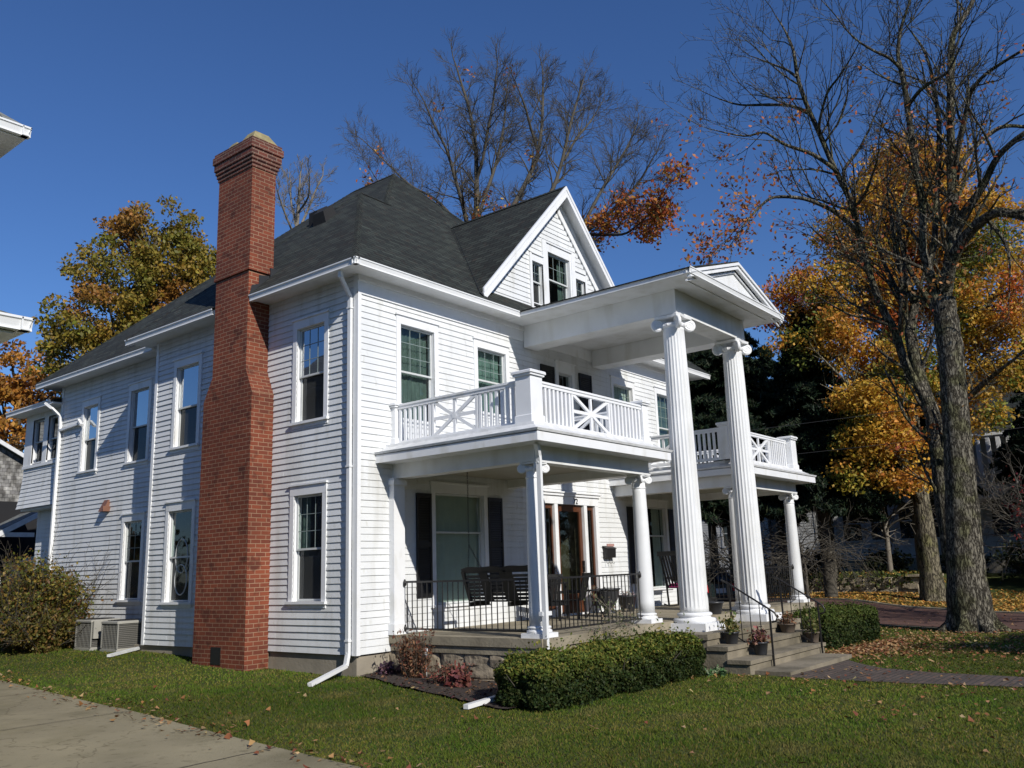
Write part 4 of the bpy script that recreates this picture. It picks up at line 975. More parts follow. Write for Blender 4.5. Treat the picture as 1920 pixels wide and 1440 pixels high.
# ================================================================ vegetation
class TB:
    """fast tube collector for branches"""
    def __init__(s): s.V = []; s.F = []; s.n = 0; s.tips = []
    def tube(s, P, r, k):
        P = np.asarray(P, float); m = len(P); T = np.gradient(P, axis=0); T /= np.linalg.norm(T,axis=1)[:,None]+1e-9
        up = np.array([0,0,1.]) if abs(T[0,2]) < .9 else np.array([1.,0,0]); X = np.cross(T, up); X /= np.linalg.norm(X,axis=1)[:,None]+1e-9; Y = np.cross(T, X)
        a = np.arange(k)*2*np.pi/k; r = np.broadcast_to(r, (m,))
        V = P[:,None,:]+(X[:,None,:]*np.cos(a)[None,:,None]+Y[:,None,:]*np.sin(a)[None,:,None])*r[:,None,None]
        i = np.arange(m-1)[:,None]*k; j = np.arange(k)[None,:]; j2 = (j+1)%k
        F = np.stack([i+j, i+j2, i+k+j2, i+k+j], -1).reshape(-1,4)+s.n
        s.V.append(V.reshape(-1,3)); s.F.append(F); s.n += m*k
    def build(s, name, m, parent=None):
        if not s.V: return
        return npmesh(name, np.concatenate(s.V), np.concatenate(s.F), m, parent)
def unit(v): return v/(np.linalg.norm(v)+1e-9)
def twig(tb, p, d, L, r, lvl, up=.12, wig=.22, kids=5, ang=.7, minr=.006, shrink=.55):
    n = max(3, int(L/.35)+2) if lvl > 0 else 3
    P = [p]; dd = unit(np.array(d, float)); st = L/(n-1)
    for i in range(n-1):
        dd = unit(dd+RNG.normal(size=3)*wig*.5+np.array([0,0,up*.5])); P.append(P[-1]+dd*st)
    rr_ = np.linspace(r, max(r*.35, minr*.7), n); tb.tube(P, rr_, 3 if r < .03 else 5)
    if lvl == 0: tb.tips.append(P[-1]); tb.tips.append(P[len(P)//2]); return
    for k in range(kids):
        t = .2+.8*(k+RNG.random())/kids; i = min(int(t*(n-1)), n-2); q = P[i]+(P[i+1]-P[i])*(t*(n-1)-i)
        d0 = unit(P[i+1]-P[i]); side = unit(np.cross(d0, RNG.normal(size=3))); a = ang*(.7+.6*RNG.random())
        twig(tb, q, d0*math.cos(a)+side*math.sin(a), L*shrink*(1.15-.5*t)*(.7+.6*RNG.random()), max(minr, r*.5*(1.1-.5*t)), lvl-1, up, wig, kids, ang, minr, shrink)
def limbs(tb, LS, sub=3, L0=2.2, kids=9, lvl=2, start=.25, up=.15, minr=.006, skip=1, tk=4, rs=.45, rough=.05, shrink=.55):
    for li, L in enumerate(LS):
        A = np.array(L); P, r = A[:,:3], A[:,3]
        # densify with smooth interpolation
        m = len(P); tt = np.linspace(0, m-1, (m-1)*4+1); Q = np.empty((len(tt),3))
        for c in range(3): Q[:,c] = np.interp(tt, np.arange(m), P[:,c])
        Qs = Q.copy(); Qs[1:-1] = (Q[:-2]+2*Q[1:-1]+Q[2:])/4; Qs[1:-1] = (Qs[:-2]+2*Qs[1:-1]+Qs[2:])/4
        R_ = np.interp(tt, np.arange(m), r); R_ = R_*(1+rough*RNG.normal(size=len(R_))); tb.tube(Qs, R_, 14 if R_[0] > .15 else 7)
        if li < skip: continue
        seg = np.linalg.norm(np.diff(Qs,axis=0),axis=1); tot = seg.sum(); cum = np.r_[0,np.cumsum(seg)]; nk = max(3, int(tot*kids/5))
        for k in range(nk):
            t = start+(1-start)*(k+RNG.random())/nk; s_ = t*tot; i = min(np.searchsorted(cum, s_)-1, len(seg)-1); i = max(i,0); q = Qs[i]+(Qs[i+1]-Qs[i])*((s_-cum[i])/seg[i])
            d0 = unit(Qs[i+1]-Qs[i]); side = unit(np.cross(d0, RNG.normal(size=3))); a = .6+.5*RNG.random()
            twig(tb, q, d0*math.cos(a)+side*math.sin(a)+np.array([0,0,.1]), L0*(1.2-.6*t)*(.6+.8*RNG.random()), min(R_[i]*rs, .05*L0/2.2+.01), lvl, up, kids=tk, minr=minr, shrink=shrink)
        twig(tb, Qs[-1], unit(Qs[-1]-Qs[-2]), L0*.8, R_[-1], lvl, up, kids=tk, minr=minr, shrink=shrink)
def tree(name, label, cat, LS, bark, group=None, **kw):
    b = LS[0][0]; root = empty(name, (b[0], b[1], float(gz(b[0],b[1]))), label, cat, group)
    tb = TB(); limbs(tb, LS, **kw); return root, tb

LIMBS = {
'T1':[[(15.6,-5.91,-0.42,0.658),(15.6,-5.9,0.25,0.528),(15.6,-5.92,1.05,0.48),(15.62,-6.02,2.42,0.432),(15.65,-6.13,4.1,0.353),(15.66,-6.21,5.54,0.348),(15.68,-6.3,7.01,0.327),(15.68,-6.29,7.92,0.313),(15.69,-6.32,8.53,0.281)],
[(15.65,-6.16,8.1,0.198),(15.5,-6.11,8.96,0.149),(15.36,-6.09,9.55,0.149),(15.21,-6.03,9.86,0.132),(15.11,-6.23,10.9,0.117),(14.97,-6.22,12.63,0.102),(14.84,-6.25,13.95,0.095),(14.7,-6.28,14.79,0.087),(14.55,-6.22,15.5,0.07),(14.46,-6.44,16.28,0.053),(14.39,-6.79,16.9,0.036),(14.29,-6.98,17.64,0.027)],
[(14.46,-6.33,13.84,0.068),(14.08,-6.72,13.97,0.059),(13.71,-7.12,13.94,0.058),(13.34,-7.59,13.8,0.041),(12.97,-8.02,14.19,0.024)],
[(14.47,-6.34,14.95,0.061),(13.98,-6.14,15.21,0.051),(13.49,-5.89,15.27,0.042),(13.0,-5.66,15.4,0.034)],
[(15.63,-6.07,9.51,0.1),(15.84,-6.24,10.16,0.102),(16.04,-6.36,11.18,0.095),(16.21,-6.4,11.6,0.087),(16.43,-6.63,13.23,0.09),(16.62,-6.71,14.42,0.082),(16.77,-6.64,15.29,0.075),(16.94,-6.63,16.03,0.057),(17.08,-6.49,16.85,0.048),(17.19,-6.2,17.62,0.029)],
[(15.69,-6.32,8.46,0.215),(15.84,-6.59,9.64,0.202),(15.98,-6.76,10.6,0.205),(16.09,-6.81,11.26,0.172),(16.21,-6.89,12.37,0.14),(16.33,-6.98,13.54,0.134),(16.47,-7.14,14.95,0.128),(16.61,-7.33,16.65,0.104),(16.79,-7.72,17.21,0.086),(16.95,-7.98,17.67,0.077),(17.13,-8.4,18.75,0.049)],
[(16.41,-6.84,12.27,0.106),(16.01,-7.09,12.65,0.105),(15.66,-7.5,13.54,0.087),(15.27,-7.77,14.08,0.078),(14.92,-8.23,14.27,0.06),(14.65,-9.06,14.4,0.043),(14.35,-9.75,14.41,0.025)],
[(16.39,-6.76,11.47,0.087),(16.83,-7.0,12.74,0.09),(17.32,-7.51,13.45,0.083),(17.82,-8.08,13.98,0.075),(18.32,-8.59,13.99,0.057),(18.88,-9.43,13.49,0.038)],
[(16.07,-6.71,10.42,0.137),(15.78,-7.07,10.89,0.127),(15.53,-7.64,11.27,0.118),(15.27,-8.17,12.03,0.101),(15.04,-8.86,12.34,0.084),(14.85,-9.71,12.55,0.05)],
[(15.7,-6.37,8.75,0.199),(15.3,-6.51,9.06,0.197),(14.97,-6.99,9.73,0.179),(14.66,-7.53,10.07,0.161),(14.34,-8.06,10.19,0.143),(14.04,-8.68,9.78,0.125),(13.76,-9.34,9.01,0.076)],
[(14.66,-7.78,10.15,0.081),(14.56,-8.14,9.39,0.056),(14.4,-8.18,8.76,0.031),(14.22,-8.14,8.35,0.019)],
[(16.53,-5.43,1.47,0.299),(16.61,-5.44,3.06,0.317),(16.7,-5.44,4.26,0.302),(16.77,-5.4,5.54,0.254),(16.82,-5.2,6.46,0.222),(16.88,-5.08,7.45,0.207),(16.96,-5.04,8.06,0.191),(17.05,-5.1,8.36,0.175),(17.17,-5.27,8.94,0.158),(17.22,-5.09,9.72,0.142),(17.27,-4.92,10.25,0.126),(17.34,-4.86,11.48,0.073),(17.43,-4.85,12.39,0.046)],
[(16.71,-5.35,5.8,0.152),(16.54,-4.92,6.94,0.153),(16.44,-4.81,7.74,0.145),(16.35,-4.79,8.09,0.137),(16.23,-4.59,8.64,0.128),(16.12,-4.47,9.13,0.12),(16.0,-4.26,10.52,0.121),(15.91,-4.23,11.36,0.114),(15.81,-4.13,12.25,0.106),(15.66,-3.8,13.35,0.098),(15.53,-3.56,14.45,0.091),(15.39,-3.29,15.51,0.083),(15.28,-3.14,16.48,0.075),(15.2,-3.17,17.31,0.057),(15.09,-3.0,18.06,0.038),(14.96,-2.8,18.59,0.023)],
[(15.78,-4.29,11.09,0.087),(15.4,-4.21,11.21,0.086),(14.95,-3.8,11.71,0.077),(14.47,-3.25,12.05,0.068),(14.01,-2.78,12.1,0.059),(13.59,-2.52,12.01,0.05),(13.16,-2.2,11.54,0.041),(12.75,-1.97,11.02,0.024)],
[(15.7,-3.89,13.07,0.08),(15.42,-3.94,13.08,0.079),(15.02,-3.44,13.63,0.071),(14.62,-2.91,13.89,0.062),(14.3,-2.76,13.95,0.052),(13.94,-2.42,14.32,0.044),(13.56,-1.99,14.1,0.035),(13.06,-1.0,14.56,0.017)],
[(15.38,-3.32,15.17,0.064),(15.57,-2.8,15.71,0.056),(15.72,-2.02,16.11,0.057),(15.81,-0.98,16.51,0.039),(15.96,-0.21,17.14,0.024)],
[(15.14,-3.18,16.35,0.056),(15.53,-2.77,16.98,0.047),(15.92,-2.31,17.49,0.039),(16.23,-1.53,18.27,0.024)],
[(15.43,-3.59,14.41,0.054),(15.0,-3.72,14.5,0.053),(14.63,-4.17,15.23,0.044),(14.28,-4.7,15.38,0.035),(13.93,-5.24,15.72,0.021)],
[(15.73,-4.07,12.59,0.071),(16.37,-3.87,13.45,0.064),(17.13,-4.21,14.23,0.056),(17.86,-4.46,15.25,0.039)],
[(15.76,-4.2,11.79,0.07),(14.63,-4.93,11.78,0.05),(13.5,-5.59,12.12,0.032)],
[(16.88,-5.16,7.76,0.104),(17.23,-4.87,9.21,0.089),(17.55,-4.46,10.42,0.073),(17.9,-4.16,11.48,0.056),(18.36,-4.41,12.64,0.038)],
[(15.68,-6.27,7.62,0.131),(16.34,-5.78,8.8,0.102),(16.99,-5.19,10.09,0.089),(17.69,-4.9,11.75,0.074),(18.51,-5.17,13.2,0.048)]],
'T2':[[(29.59,-1.64,-0.41,0.5),(29.61,-1.74,0.77,0.437),(29.61,-1.75,2.73,0.375),(29.61,-1.73,4.74,0.326),(29.62,-1.8,6.55,0.302),(29.63,-1.81,8.41,0.253),(29.66,-1.95,10.53,0.205),(29.69,-2.1,12.69,0.155),(29.74,-2.3,15.39,0.106),(29.82,-2.64,18.39,0.054)],
[(29.63,-1.83,3.39,0.175),(28.79,-1.53,5.15,0.148),(27.92,-1.12,6.92,0.121),(26.99,-0.47,8.25,0.096),(26.06,0.2,9.36,0.047)],
[(29.61,-1.73,4.74,0.175),(28.92,-3.14,6.77,0.148),(28.24,-4.63,8.01,0.121),(27.49,-5.78,8.57,0.071)],
[(29.62,-1.8,6.55,0.176),(29.89,-0.77,8.6,0.154),(30.12,0.44,10.81,0.105),(30.31,1.78,12.65,0.081),(30.52,3.03,13.77,0.041)],
[(29.64,-1.86,7.94,0.177),(30.69,-3.4,10.2,0.13),(31.74,-4.91,12.04,0.107),(32.7,-6.05,13.97,0.055)],
[(29.65,-1.93,10.29,0.153),(28.45,-1.2,12.61,0.101),(27.29,-0.63,14.4,0.075),(26.21,-0.44,15.61,0.037)],
[(29.67,-1.99,11.25,0.154),(29.38,-3.65,13.22,0.102),(29.06,-5.17,14.89,0.077),(28.63,-6.24,16.32,0.038)],
[(29.72,-2.21,13.66,0.104),(30.58,-1.49,16.37,0.082),(31.56,-1.3,19.16,0.043)]],
'T3':[[(17.61,12.24,5.28,0.357),(17.58,12.27,9.83,0.296),(17.58,12.27,14.63,0.26),(17.62,12.23,16.77,0.229),(17.65,12.18,18.11,0.195),(17.67,12.16,20.21,0.15),(17.53,12.33,22.01,0.115),(17.32,12.57,23.25,0.091),(17.12,12.82,24.51,0.053)],
[(17.58,12.27,14.63,0.189),(17.03,12.15,15.92,0.165),(16.49,12.0,17.07,0.142),(15.9,11.93,18.21,0.118),(15.34,11.82,19.2,0.094),(14.66,11.85,19.93,0.071),(14.0,11.85,20.88,0.047)],
[(17.6,12.25,15.62,0.143),(17.59,13.19,16.88,0.122),(17.31,14.44,18.46,0.101),(17.02,15.7,19.29,0.077),(16.63,17.09,20.97,0.059),(16.37,18.32,22.37,0.033)],
[(17.65,12.19,18.65,0.123),(17.47,11.63,19.43,0.11),(17.26,11.1,20.71,0.098),(17.05,10.58,21.71,0.074),(16.76,10.15,22.7,0.049)],
[(17.65,12.19,16.62,0.144),(18.39,12.48,17.96,0.136),(19.4,12.45,20.15,0.116),(20.27,12.58,22.47,0.094),(20.99,12.89,24.91,0.056)],
[(17.69,12.15,9.83,0.273),(18.43,12.05,13.3,0.26),(19.17,11.95,15.72,0.22),(19.76,12.03,17.74,0.202),(20.68,11.72,19.42,0.181),(21.46,11.58,20.89,0.16),(22.05,11.65,22.56,0.137),(22.55,11.84,24.29,0.113),(23.01,12.07,26.53,0.058)],
[(21.94,11.78,21.42,0.122),(21.18,11.65,22.49,0.108),(20.5,11.41,23.25,0.081),(19.67,11.36,24.26,0.04)],
[(19.27,11.83,16.75,0.197),(20.37,10.8,17.57,0.175),(21.02,10.29,18.95,0.153),(21.44,10.05,20.37,0.13),(21.89,9.79,22.38,0.107),(22.32,9.53,23.87,0.082),(22.67,9.39,24.97,0.042)],
[(21.91,10.27,20.62,0.119),(23.15,10.36,22.25,0.096),(24.56,10.25,23.79,0.071),(25.82,10.31,25.41,0.035)],
[(19.08,12.06,14.96,0.218),(20.09,10.09,15.49,0.193),(20.55,8.79,16.02,0.169),(20.84,7.68,16.55,0.144),(21.05,6.66,17.19,0.108),(21.09,5.84,17.81,0.084),(21.06,5.1,18.68,0.048)],
[(20.55,8.79,16.02,0.144),(22.01,8.61,18.23,0.126),(23.42,8.51,20.03,0.105),(24.86,8.36,21.92,0.083),(26.06,8.49,23.61,0.043)],
[(20.78,8.51,16.01,0.121),(20.53,7.27,15.6,0.118),(20.18,6.14,15.18,0.08),(19.9,4.93,15.57,0.056),(19.38,3.99,15.94,0.033)],
[(17.56,12.29,13.16,0.163),(16.64,12.76,14.99,0.117),(15.61,13.35,16.08,0.094),(14.74,13.76,16.42,0.07),(13.8,14.24,17.73,0.047),(13.16,14.37,18.52,0.024)]],
'T4':[[(17.55,24.63,11.9,0.171),(17.51,24.65,15.94,0.146),(17.41,24.73,18.31,0.118),(17.41,24.73,19.82,0.105),(17.48,24.68,21.36,0.091),(17.52,24.65,22.92,0.046)],
[(17.42,24.73,19.52,0.078),(18.23,24.95,21.06,0.067),(18.97,25.22,22.65,0.057),(19.73,25.48,23.97,0.032)],
[(17.42,24.72,19.22,0.077),(16.61,24.51,20.12,0.059),(15.92,24.2,20.86,0.044),(15.37,23.78,21.28,0.023)],
[(17.41,24.73,20.13,0.066),(17.75,25.74,21.77,0.056),(18.32,26.55,23.5,0.032)],
[(17.44,24.71,20.74,0.06),(17.31,23.56,21.27,0.048),(16.68,22.78,22.01,0.029)]]}


# the tall bare tree by the kerb
def flare(base, r, z):
    t = TB()
    for k in range(7):
        a = k*.9+.3; t.tube([base+np.array([math.cos(a)*r*1.75, math.sin(a)*r*1.75, -.12]), base+np.array([math.cos(a)*r*.95, math.sin(a)*r*.95, .18]), base+np.array([math.cos(a)*r*.45, math.sin(a)*r*.45, 1.1])], [r*.28, r*.36, r*.3], 7)
    return t
L1_ = [list(map(tuple, l)) for l in LIMBS['T1']]
L1_ = [L1_[0]]+[[(a,b,c,d*.84) for a,b,c,d in l] for l in L1_[1:]]
L1_[0][0] = (15.6,-5.9,-.5,.66)
root, tb = tree('bare_tree', 'tall nearly leafless tree with a grey furrowed trunk forking into many leaders beside the street', 'tree', L1_, BARK1, skip=1, L0=2.3, kids=8, lvl=2, start=.12, tk=5, minr=.007, rough=.03)
fl = flare(np.array([15.6,-5.9,-.33]), .5, 0); tb.V += [v for v in fl.V]; tb.F += [f+tb.n for f in fl.F]; tb.n += fl.n
tb.build('trunk', BARK1, root)
tips = np.array(tb.tips); k = (tips[:,2] < 15.5) & (RNG.random(len(tips)) < .33) | (RNG.random(len(tips)) < .02)
tp = tips[k]; az = np.arctan2(tp[:,0]+9.8, tp[:,1]+11.1); w = np.where(az < R(71.5), 1, .14)*np.clip((15.5-tp[:,2])/5, .03, 1); tp = tp[RNG.random(len(tp)) < w]
P = np.repeat(tp, 12, axis=0)+RNG.normal(size=(len(tp)*12,3))*.24
leaves('crown', P, .062, pick([(.42,.13,.03),(.5,.2,.05),(.35,.09,.04),(.3,.16,.05)], len(P)), LEAF, root, droop=.4)

# the two-trunk bare tree behind the house
L3 = [list(map(tuple, l)) for l in LIMBS['T3']]; L3[0] = [(17.6,12.2,-.3,.45)]+L3[0]; L3[5] = [(18.6,12.0,-.3,.4)]+L3[5]; L3 = [[(a,b,c,d*(.62 if c > 8 else .9)) for a,b,c,d in l] for l in L3]
root, tb = tree('bare_tree', 'wide bare tree with fine twigs and a few orange leaves rising behind the front gable', 'tree', L3, TWIG, skip=0, L0=1.65, kids=13, lvl=2, start=.3, tk=7, minr=.006, up=.12, shrink=.62)
tb.build('trunk', TWIG, root)
tips = np.array(tb.tips); 
cl = np.array([(tips[RNG.integers(len(tips))]) for _ in range(60)])
w = np.clip((15.6-tips[:,2])/4.0, .006, 1); tp = tips[(RNG.random(len(tips)) < w*.5)]
tp = np.concatenate([tp, tips[(tips[:,2] < 18.0) & (np.sin(tips[:,0]*1.3+tips[:,2]*.9)+np.sin(tips[:,1]*1.7-tips[:,2]*.6) > np.clip((tips[:,2]-15.6)*.55, -2, 1.85)) & (RNG.random(len(tips)) < .15)]])
tp = np.concatenate([tp[(tp[:,0] < 20.5) | (RNG.random(len(tp)) < .5)], tips[(tips[:,2] < 16.6) & (tips[:,2] > 14) & (np.sin(tips[:,0]*2.1+tips[:,2]*1.3) > .1) & (RNG.random(len(tips)) < .16)]]); tp = tp[(tp[:,2] < 17.2) | (RNG.random(len(tp)) < .15)]; P = np.repeat(tp, 14, axis=0)+RNG.normal(size=(len(tp)*14,3))*.2
leaves('crown', P, .085, pick([(.42,.12,.025),(.5,.2,.035),(.36,.08,.03),(.5,.3,.05),(.2,.14,.05)], len(P), [.35,.25,.2,.1,.1]), LEAF, root, droop=.3)

L4 = [list(map(tuple, l)) for l in LIMBS['T4']]; L4[0] = [(L4[0][0][0], L4[0][0][1], -.2, .2)]+L4[0]
root, tb = tree('bare_tree', 'small thin leafless tree showing over the roof just right of the chimney', 'tree', L4, TWIGL, skip=0, L0=1.2, kids=12, lvl=2, start=.2, tk=5, minr=.010, up=.3)
tb.build('trunk', TWIGL, root)

# broadleaf crowns: leaf clumps inside blobs, hung on limbs
def blobcrown(tb, base, blobs, nper, top, colsfun, size, root, clump=.55, depth=1.0, hollow=.35, name='crown', nl=46, limb=True, r0=.06, bright=1.0):
    Ps = []; Cs = []; trunk = np.array(base, float)
    for (bx_, by_, bz_, rw, rh) in blobs:
        c = np.array([bx_, by_, bz_]); nc = max(5, int(nper*rw*rh)); D = RNG.normal(size=(nc,3)); D /= np.linalg.norm(D,axis=1)[:,None]
        rad = (hollow+(1-hollow)*RNG.random(nc))**.7; cc = c+D*rad[:,None]*np.array([rw,rw,rh])
        if limb:
            for q in cc[:max(3,nc//4)]:
                s_ = trunk+(c-trunk)*np.array([.35,.35,.72]); s_ = s_*.5+c*.5; md = (s_+q)/2+RNG.normal(size=3)*.15
                tb.tube([s_, md, q], [r0, r0*.6, r0*.25], 4)
        for q in cc:
            m_ = int(nl*(.6+.8*RNG.random())); g = RNG.normal(size=(m_,3)); g /= np.linalg.norm(g,axis=1)[:,None]; g *= (RNG.random(m_)**.45)[:,None]*clump
            g[:,2] *= .6; Ps.append(q+g); Cs.append(np.tile(colsfun(q, D.mean()), (m_,1)) if False else np.tile(colsfun(q), (m_,1)))
    P = np.concatenate(Ps); C_ = np.concatenate(Cs)*bright; C_ = C_*(.7+.6*RNG.random((len(P),1)))*(1+.12*(RNG.random(C_.shape)*2-1))
    return leaves(name, P, size, C_, LEAF, root, droop=.35)

T2B = [(30.3, -2.5, 18.6, 1.9, 1.6), (30.0, -1.2, 16.5, 2.4, 2.2), (31.4, -2.9, 16.5, 2.7, 2.5), (31.8, -5.1, 15.5, 2.5, 2.2), (28.7, -0.3, 13.4, 2.6, 1.8), (28.0, 1.9, 13.0, 2.1, 1.3), (32.2, -1.6, 13.4, 2.7, 2.2), (30.8, -5.1, 12.3, 2.4, 2.1), (27.3, 0.9, 10.9, 2.2, 1.2), (27.9, -1.2, 9.7, 2.0, 1.2), (30.8, -5.4, 9.9, 1.8, 1.8), (26.9, -1.1, 7.7, 1.9, 1.2), (30.2, -1.9, 9.0, 2.1, 1.5), (29.7, -4.2, 7.1, 1.2, 1.3), (26.6, -0.1, 5.6, 0.9, 1.4), (27.5, -1.7, 5.3, 1.3, 1.4), (26.9, -1.1, 6.4, 1.4, 0.9), (31.5, -3.6, 18.7, 1.7, 1.4)]
L2_ = [list(map(tuple, l)) for l in LIMBS['T2']]; L2_[0][0] = (29.6,-1.7,-.5,.6)
root = empty('maple_tree', (29.6,-1.7,-.25), 'big yellow and orange maple tree with a pale mossy trunk across the brick street', 'tree')
tb = TB(); limbs(tb, L2_, skip=1, L0=2.0, kids=7, lvl=1, start=.3, tk=4, minr=.012, rough=.03)
fl = flare(np.array([29.6,-1.7,-.25]), .36, 0); tb.V += fl.V; tb.F += [f+tb.n for f in fl.F]; tb.n += fl.n
def cf2(q):
    h = q[2]; s_ = math.sin(q[0]*1.1+q[1]*.7)+math.sin(q[1]*1.3+h*.8)
    if h > 15.2 or RNG.random() < .25: return np.array([.46,.27,.032]) if RNG.random() > .25 else np.array([.42,.19,.03])
    if s_ > .9 and 10 < h < 15: return np.array([.42,.11,.025])
    if s_ > .3 and h < 16: return np.array([.42,.18,.028])
    if s_ < -1.3: return np.array([.13,.15,.025])
    if s_ < -.8: return np.array([.27,.22,.03])
    return np.array([.43,.25,.03]) if RNG.random() > .35 else np.array([.33,.2,.03])
blobcrown(tb, (29.6,-1.7,6), T2B, 21, 0, cf2, .08, root, clump=.72, nl=84, bright=1.25)
tb.build('trunk', BARK2, root)

# green-brown tree left of the chimney
T5B = [(8.2,22.4,16.2,1.9,1.5),(7.0,22.9,14.1,2.3,1.5),(9.2,21.8,14.4,1.6,1.9),(6.1,22.3,11.7,2.0,1.6),(8.2,22.3,11.4,2.3,1.6),(5.5,22.6,10.1,1.6,1.3),(10.2,22.3,15.4,1.1,1.4),(7.5,23.2,16.4,1.0,.7),(9.0,23,12.6,1.8,1.5),(7.4,22.2,9.4,2,1.3),(10.5,23,12.5,1.4,1.8)]
root = empty('leafy_tree', (8.4,22.8,.1), 'dense olive green and rusty crowned tree behind the long rear roof', 'tree')
tb = TB(); tb.tube([(8.4,22.8,-.3),(8.3,22.7,4),(8.2,22.5,8),(8.3,22.4,12),(8.3,22.4,16)], [.42,.34,.27,.17,.05], 9)
for b_2 in T5B: tb.tube([(8.3,22.5,7+.25*b_2[2]),((8.3+b_2[0])/2,(22.5+b_2[1])/2,b_2[2]*.8+1.2),b_2[:3]], [.12,.08,.04], 5)
def cf5(q):
    s_ = math.sin(q[0]*1.7+q[2]*.9)+math.sin(q[2]*1.4+q[1])
    if s_ > 1.2: return np.array([.3,.15,.03])
    if s_ > .4: return np.array([.30,.2,.03])
    return np.array([.19,.17,.025]) if RNG.random() > .5 else np.array([.26,.19,.03])
blobcrown(tb, (8.3,22.5,8), T5B, 22, 0, cf5, .085, root, clump=.55, nl=70); tb.build('trunk', TWIG, root)
T6B = [(6.8,31.8,11.4,1.8,1.5),(6.3,31.9,9.6,1.7,1.6),(7.7,31.4,10.3,1.8,1.4),(8.3,30.2,11.1,1.0,.8),(5.6,31.8,10.8,1.4,1.4),(8.8,30.8,9.2,1.6,1.4),(6.5,31.5,7.8,2.2,1.2)]
root = empty('leafy_tree', (7.0,31.6,.1), 'orange crowned tree at the far left edge beyond the garage', 'tree')
tb = TB(); tb.tube([(7,31.6,-.3),(7,31.6,5),(7,31.6,11)], [.35,.28,.1], 8)
for b_2 in T6B: tb.tube([(7,31.6,5),((7+b_2[0])/2,(31.6+b_2[1])/2,b_2[2]*.85),b_2[:3]], [.1,.07,.03], 5)
blobcrown(tb, (7,31.6,6), T6B, 12, 0, lambda q: np.array([.46,.22,.04]) if RNG.random() > .35 else np.array([.3,.14,.035]), .11, root, clump=.6, nl=46); tb.build('trunk', TWIG, root)

# dark conifers behind the right-hand porch
def conifer(x, y, h, rb, label, dens=1.0, z0=4.2, lean=(0,0)):
    root = empty('conifer_tree', (x,y,float(gz(x,y))), label, 'tree', 'dark conifers beside the porch')
    tb = TB(); z00 = float(gz(x,y)); tb.tube([(x,y,z00-.3),(x+lean[0]*.5,y+lean[1]*.5,z00+h*.5),(x+lean[0],y+lean[1],z00+h)], [.32*h/14,.2*h/14,.03], 8)
    Ps = []; Ds = []
    nb = int(h*14*dens)
    for k in range(nb):
        t = z0/h+(1-z0/h)*(k+RNG.random())/nb; z = z00+h*t; rr_ = rb*(1-t)**.75*(.65+.55*RNG.random())+.25; a = RNG.uniform(0,2*np.pi)
        d = np.array([math.cos(a), math.sin(a), 0]); n = 6; bx0 = np.array([x+lean[0]*t, y+lean[1]*t, z]); P = [bx0+d*rr_*s_+np.array([0,0,-.32*rr_*s_**1.6+.12*rr_*max(0,s_-.7)]) for s_ in np.linspace(0,1,n)]
        tb.tube(P, np.linspace(.035,.008,n), 3)
        m_ = int(170*rr_*dens+10); s_ = RNG.random(m_)**.7; q = np.array([np.interp(s_, np.linspace(0,1,n), np.array(P)[:,c]) for c in range(3)]).T
        sd = np.array([-d[1], d[0], 0]); w_ = (RNG.random(m_)*2-1)*(.18+.42*(1-np.abs(s_*1.2-.5)))*min(1,rr_*.5)
        q = q+sd*w_[:,None]+np.array([0,0,-1])*(RNG.random(m_)*.22)[:,None]; Ps.append(q); Ds.append(np.tile(d,(m_,1)))
    P = np.concatenate(Ps); n = len(P)
    leaves('crown', P, .17, pick([(.012,.026,.014),(.02,.036,.016),(.008,.016,.011),(.03,.04,.02)], n), LEAFG, root, asp=.2, droop=.5)  # near-black greens: the shade on these trees is put into the leaf colour
    tb.build('trunk', TWIG, root)
conifer(27.0, 5.6, 15.5, 4.2, 'tallest dark conifer, straight behind the far portico column', 1.1)
conifer(28.0, 1.9, 13.0, 3.8, 'dark conifer between the portico and the yellow maple', 1.1)
conifer(31.5, 8.8, 12.0, 3.6, 'shorter dark conifer seen between the two tall portico columns', .9)
conifer(33.5, 3.6, 11.0, 3.6, 'low dark conifer behind the right balcony railing', .9)
conifer(24.5, 7.4, 13.5, 3.6, 'dark conifer just behind the near portico column', 1.0)
conifer(36.5, .2, 13.0, 4.2, 'dark conifer directly behind the yellow maple crown', 1.0)
conifer(37.5, 7.6, 13.0, 4.4, 'farthest dark conifer beside the pale far house', 1.0)
conifer(38.5, -5.5, 11.0, 3.6, 'dark conifer right of the maple trunk before the far house', .9)

def shade_tree(x, y, h, r, label, n=46, cols=((.2,.15,.03),(.12,.13,.025),(.3,.18,.04))):
    z = float(gz(x,y)); root = empty('leafy_tree', (x,y,z), label, 'tree', 'trees beyond the right edge'); tb = TB(); tb.tube([(x,y,z-.3),(x+.1,y,h*.35),(x,y+.2,h*.65),(x,y,h*.9)], [.4,.32,.2,.06], 9)
    Ps = []
    for k in range(n):
        d = unit(RNG.normal(size=3)); q = np.array([x,y,h*.64])+d*np.array([r,r,h*.34])*RNG.random()**.45; tb.tube([(x,y,h*.3+q[2]*.25),((x+q[0])/2,(y+q[1])/2,q[2]*.85),q], [.09,.06,.02], 4)
        g = RNG.normal(size=(190,3)); g /= np.linalg.norm(g,axis=1)[:,None]; Ps.append(q+g*(RNG.random((190,1))**.4)*1.25*np.array([1,1,.65]))
    P = np.concatenate(Ps); leaves('crown', P, .17, pick(list(cols), len(P)), LEAF, root, droop=.3); tb.build('trunk', BARK2, root)
shade_tree(7.8, -21.5, 11.0, 2.7, 'leafy maple near the street, outside the frame at right, shading the lawn beyond the walk', 30)
shade_tree(33.0, -24, 19, 6.0, 'tallest leafy tree near the street corner, outside the frame at right', 70)
shade_tree(41.0, -27, 18, 6.0, 'broad leafy tree beside the far house, outside the frame at right', 60)
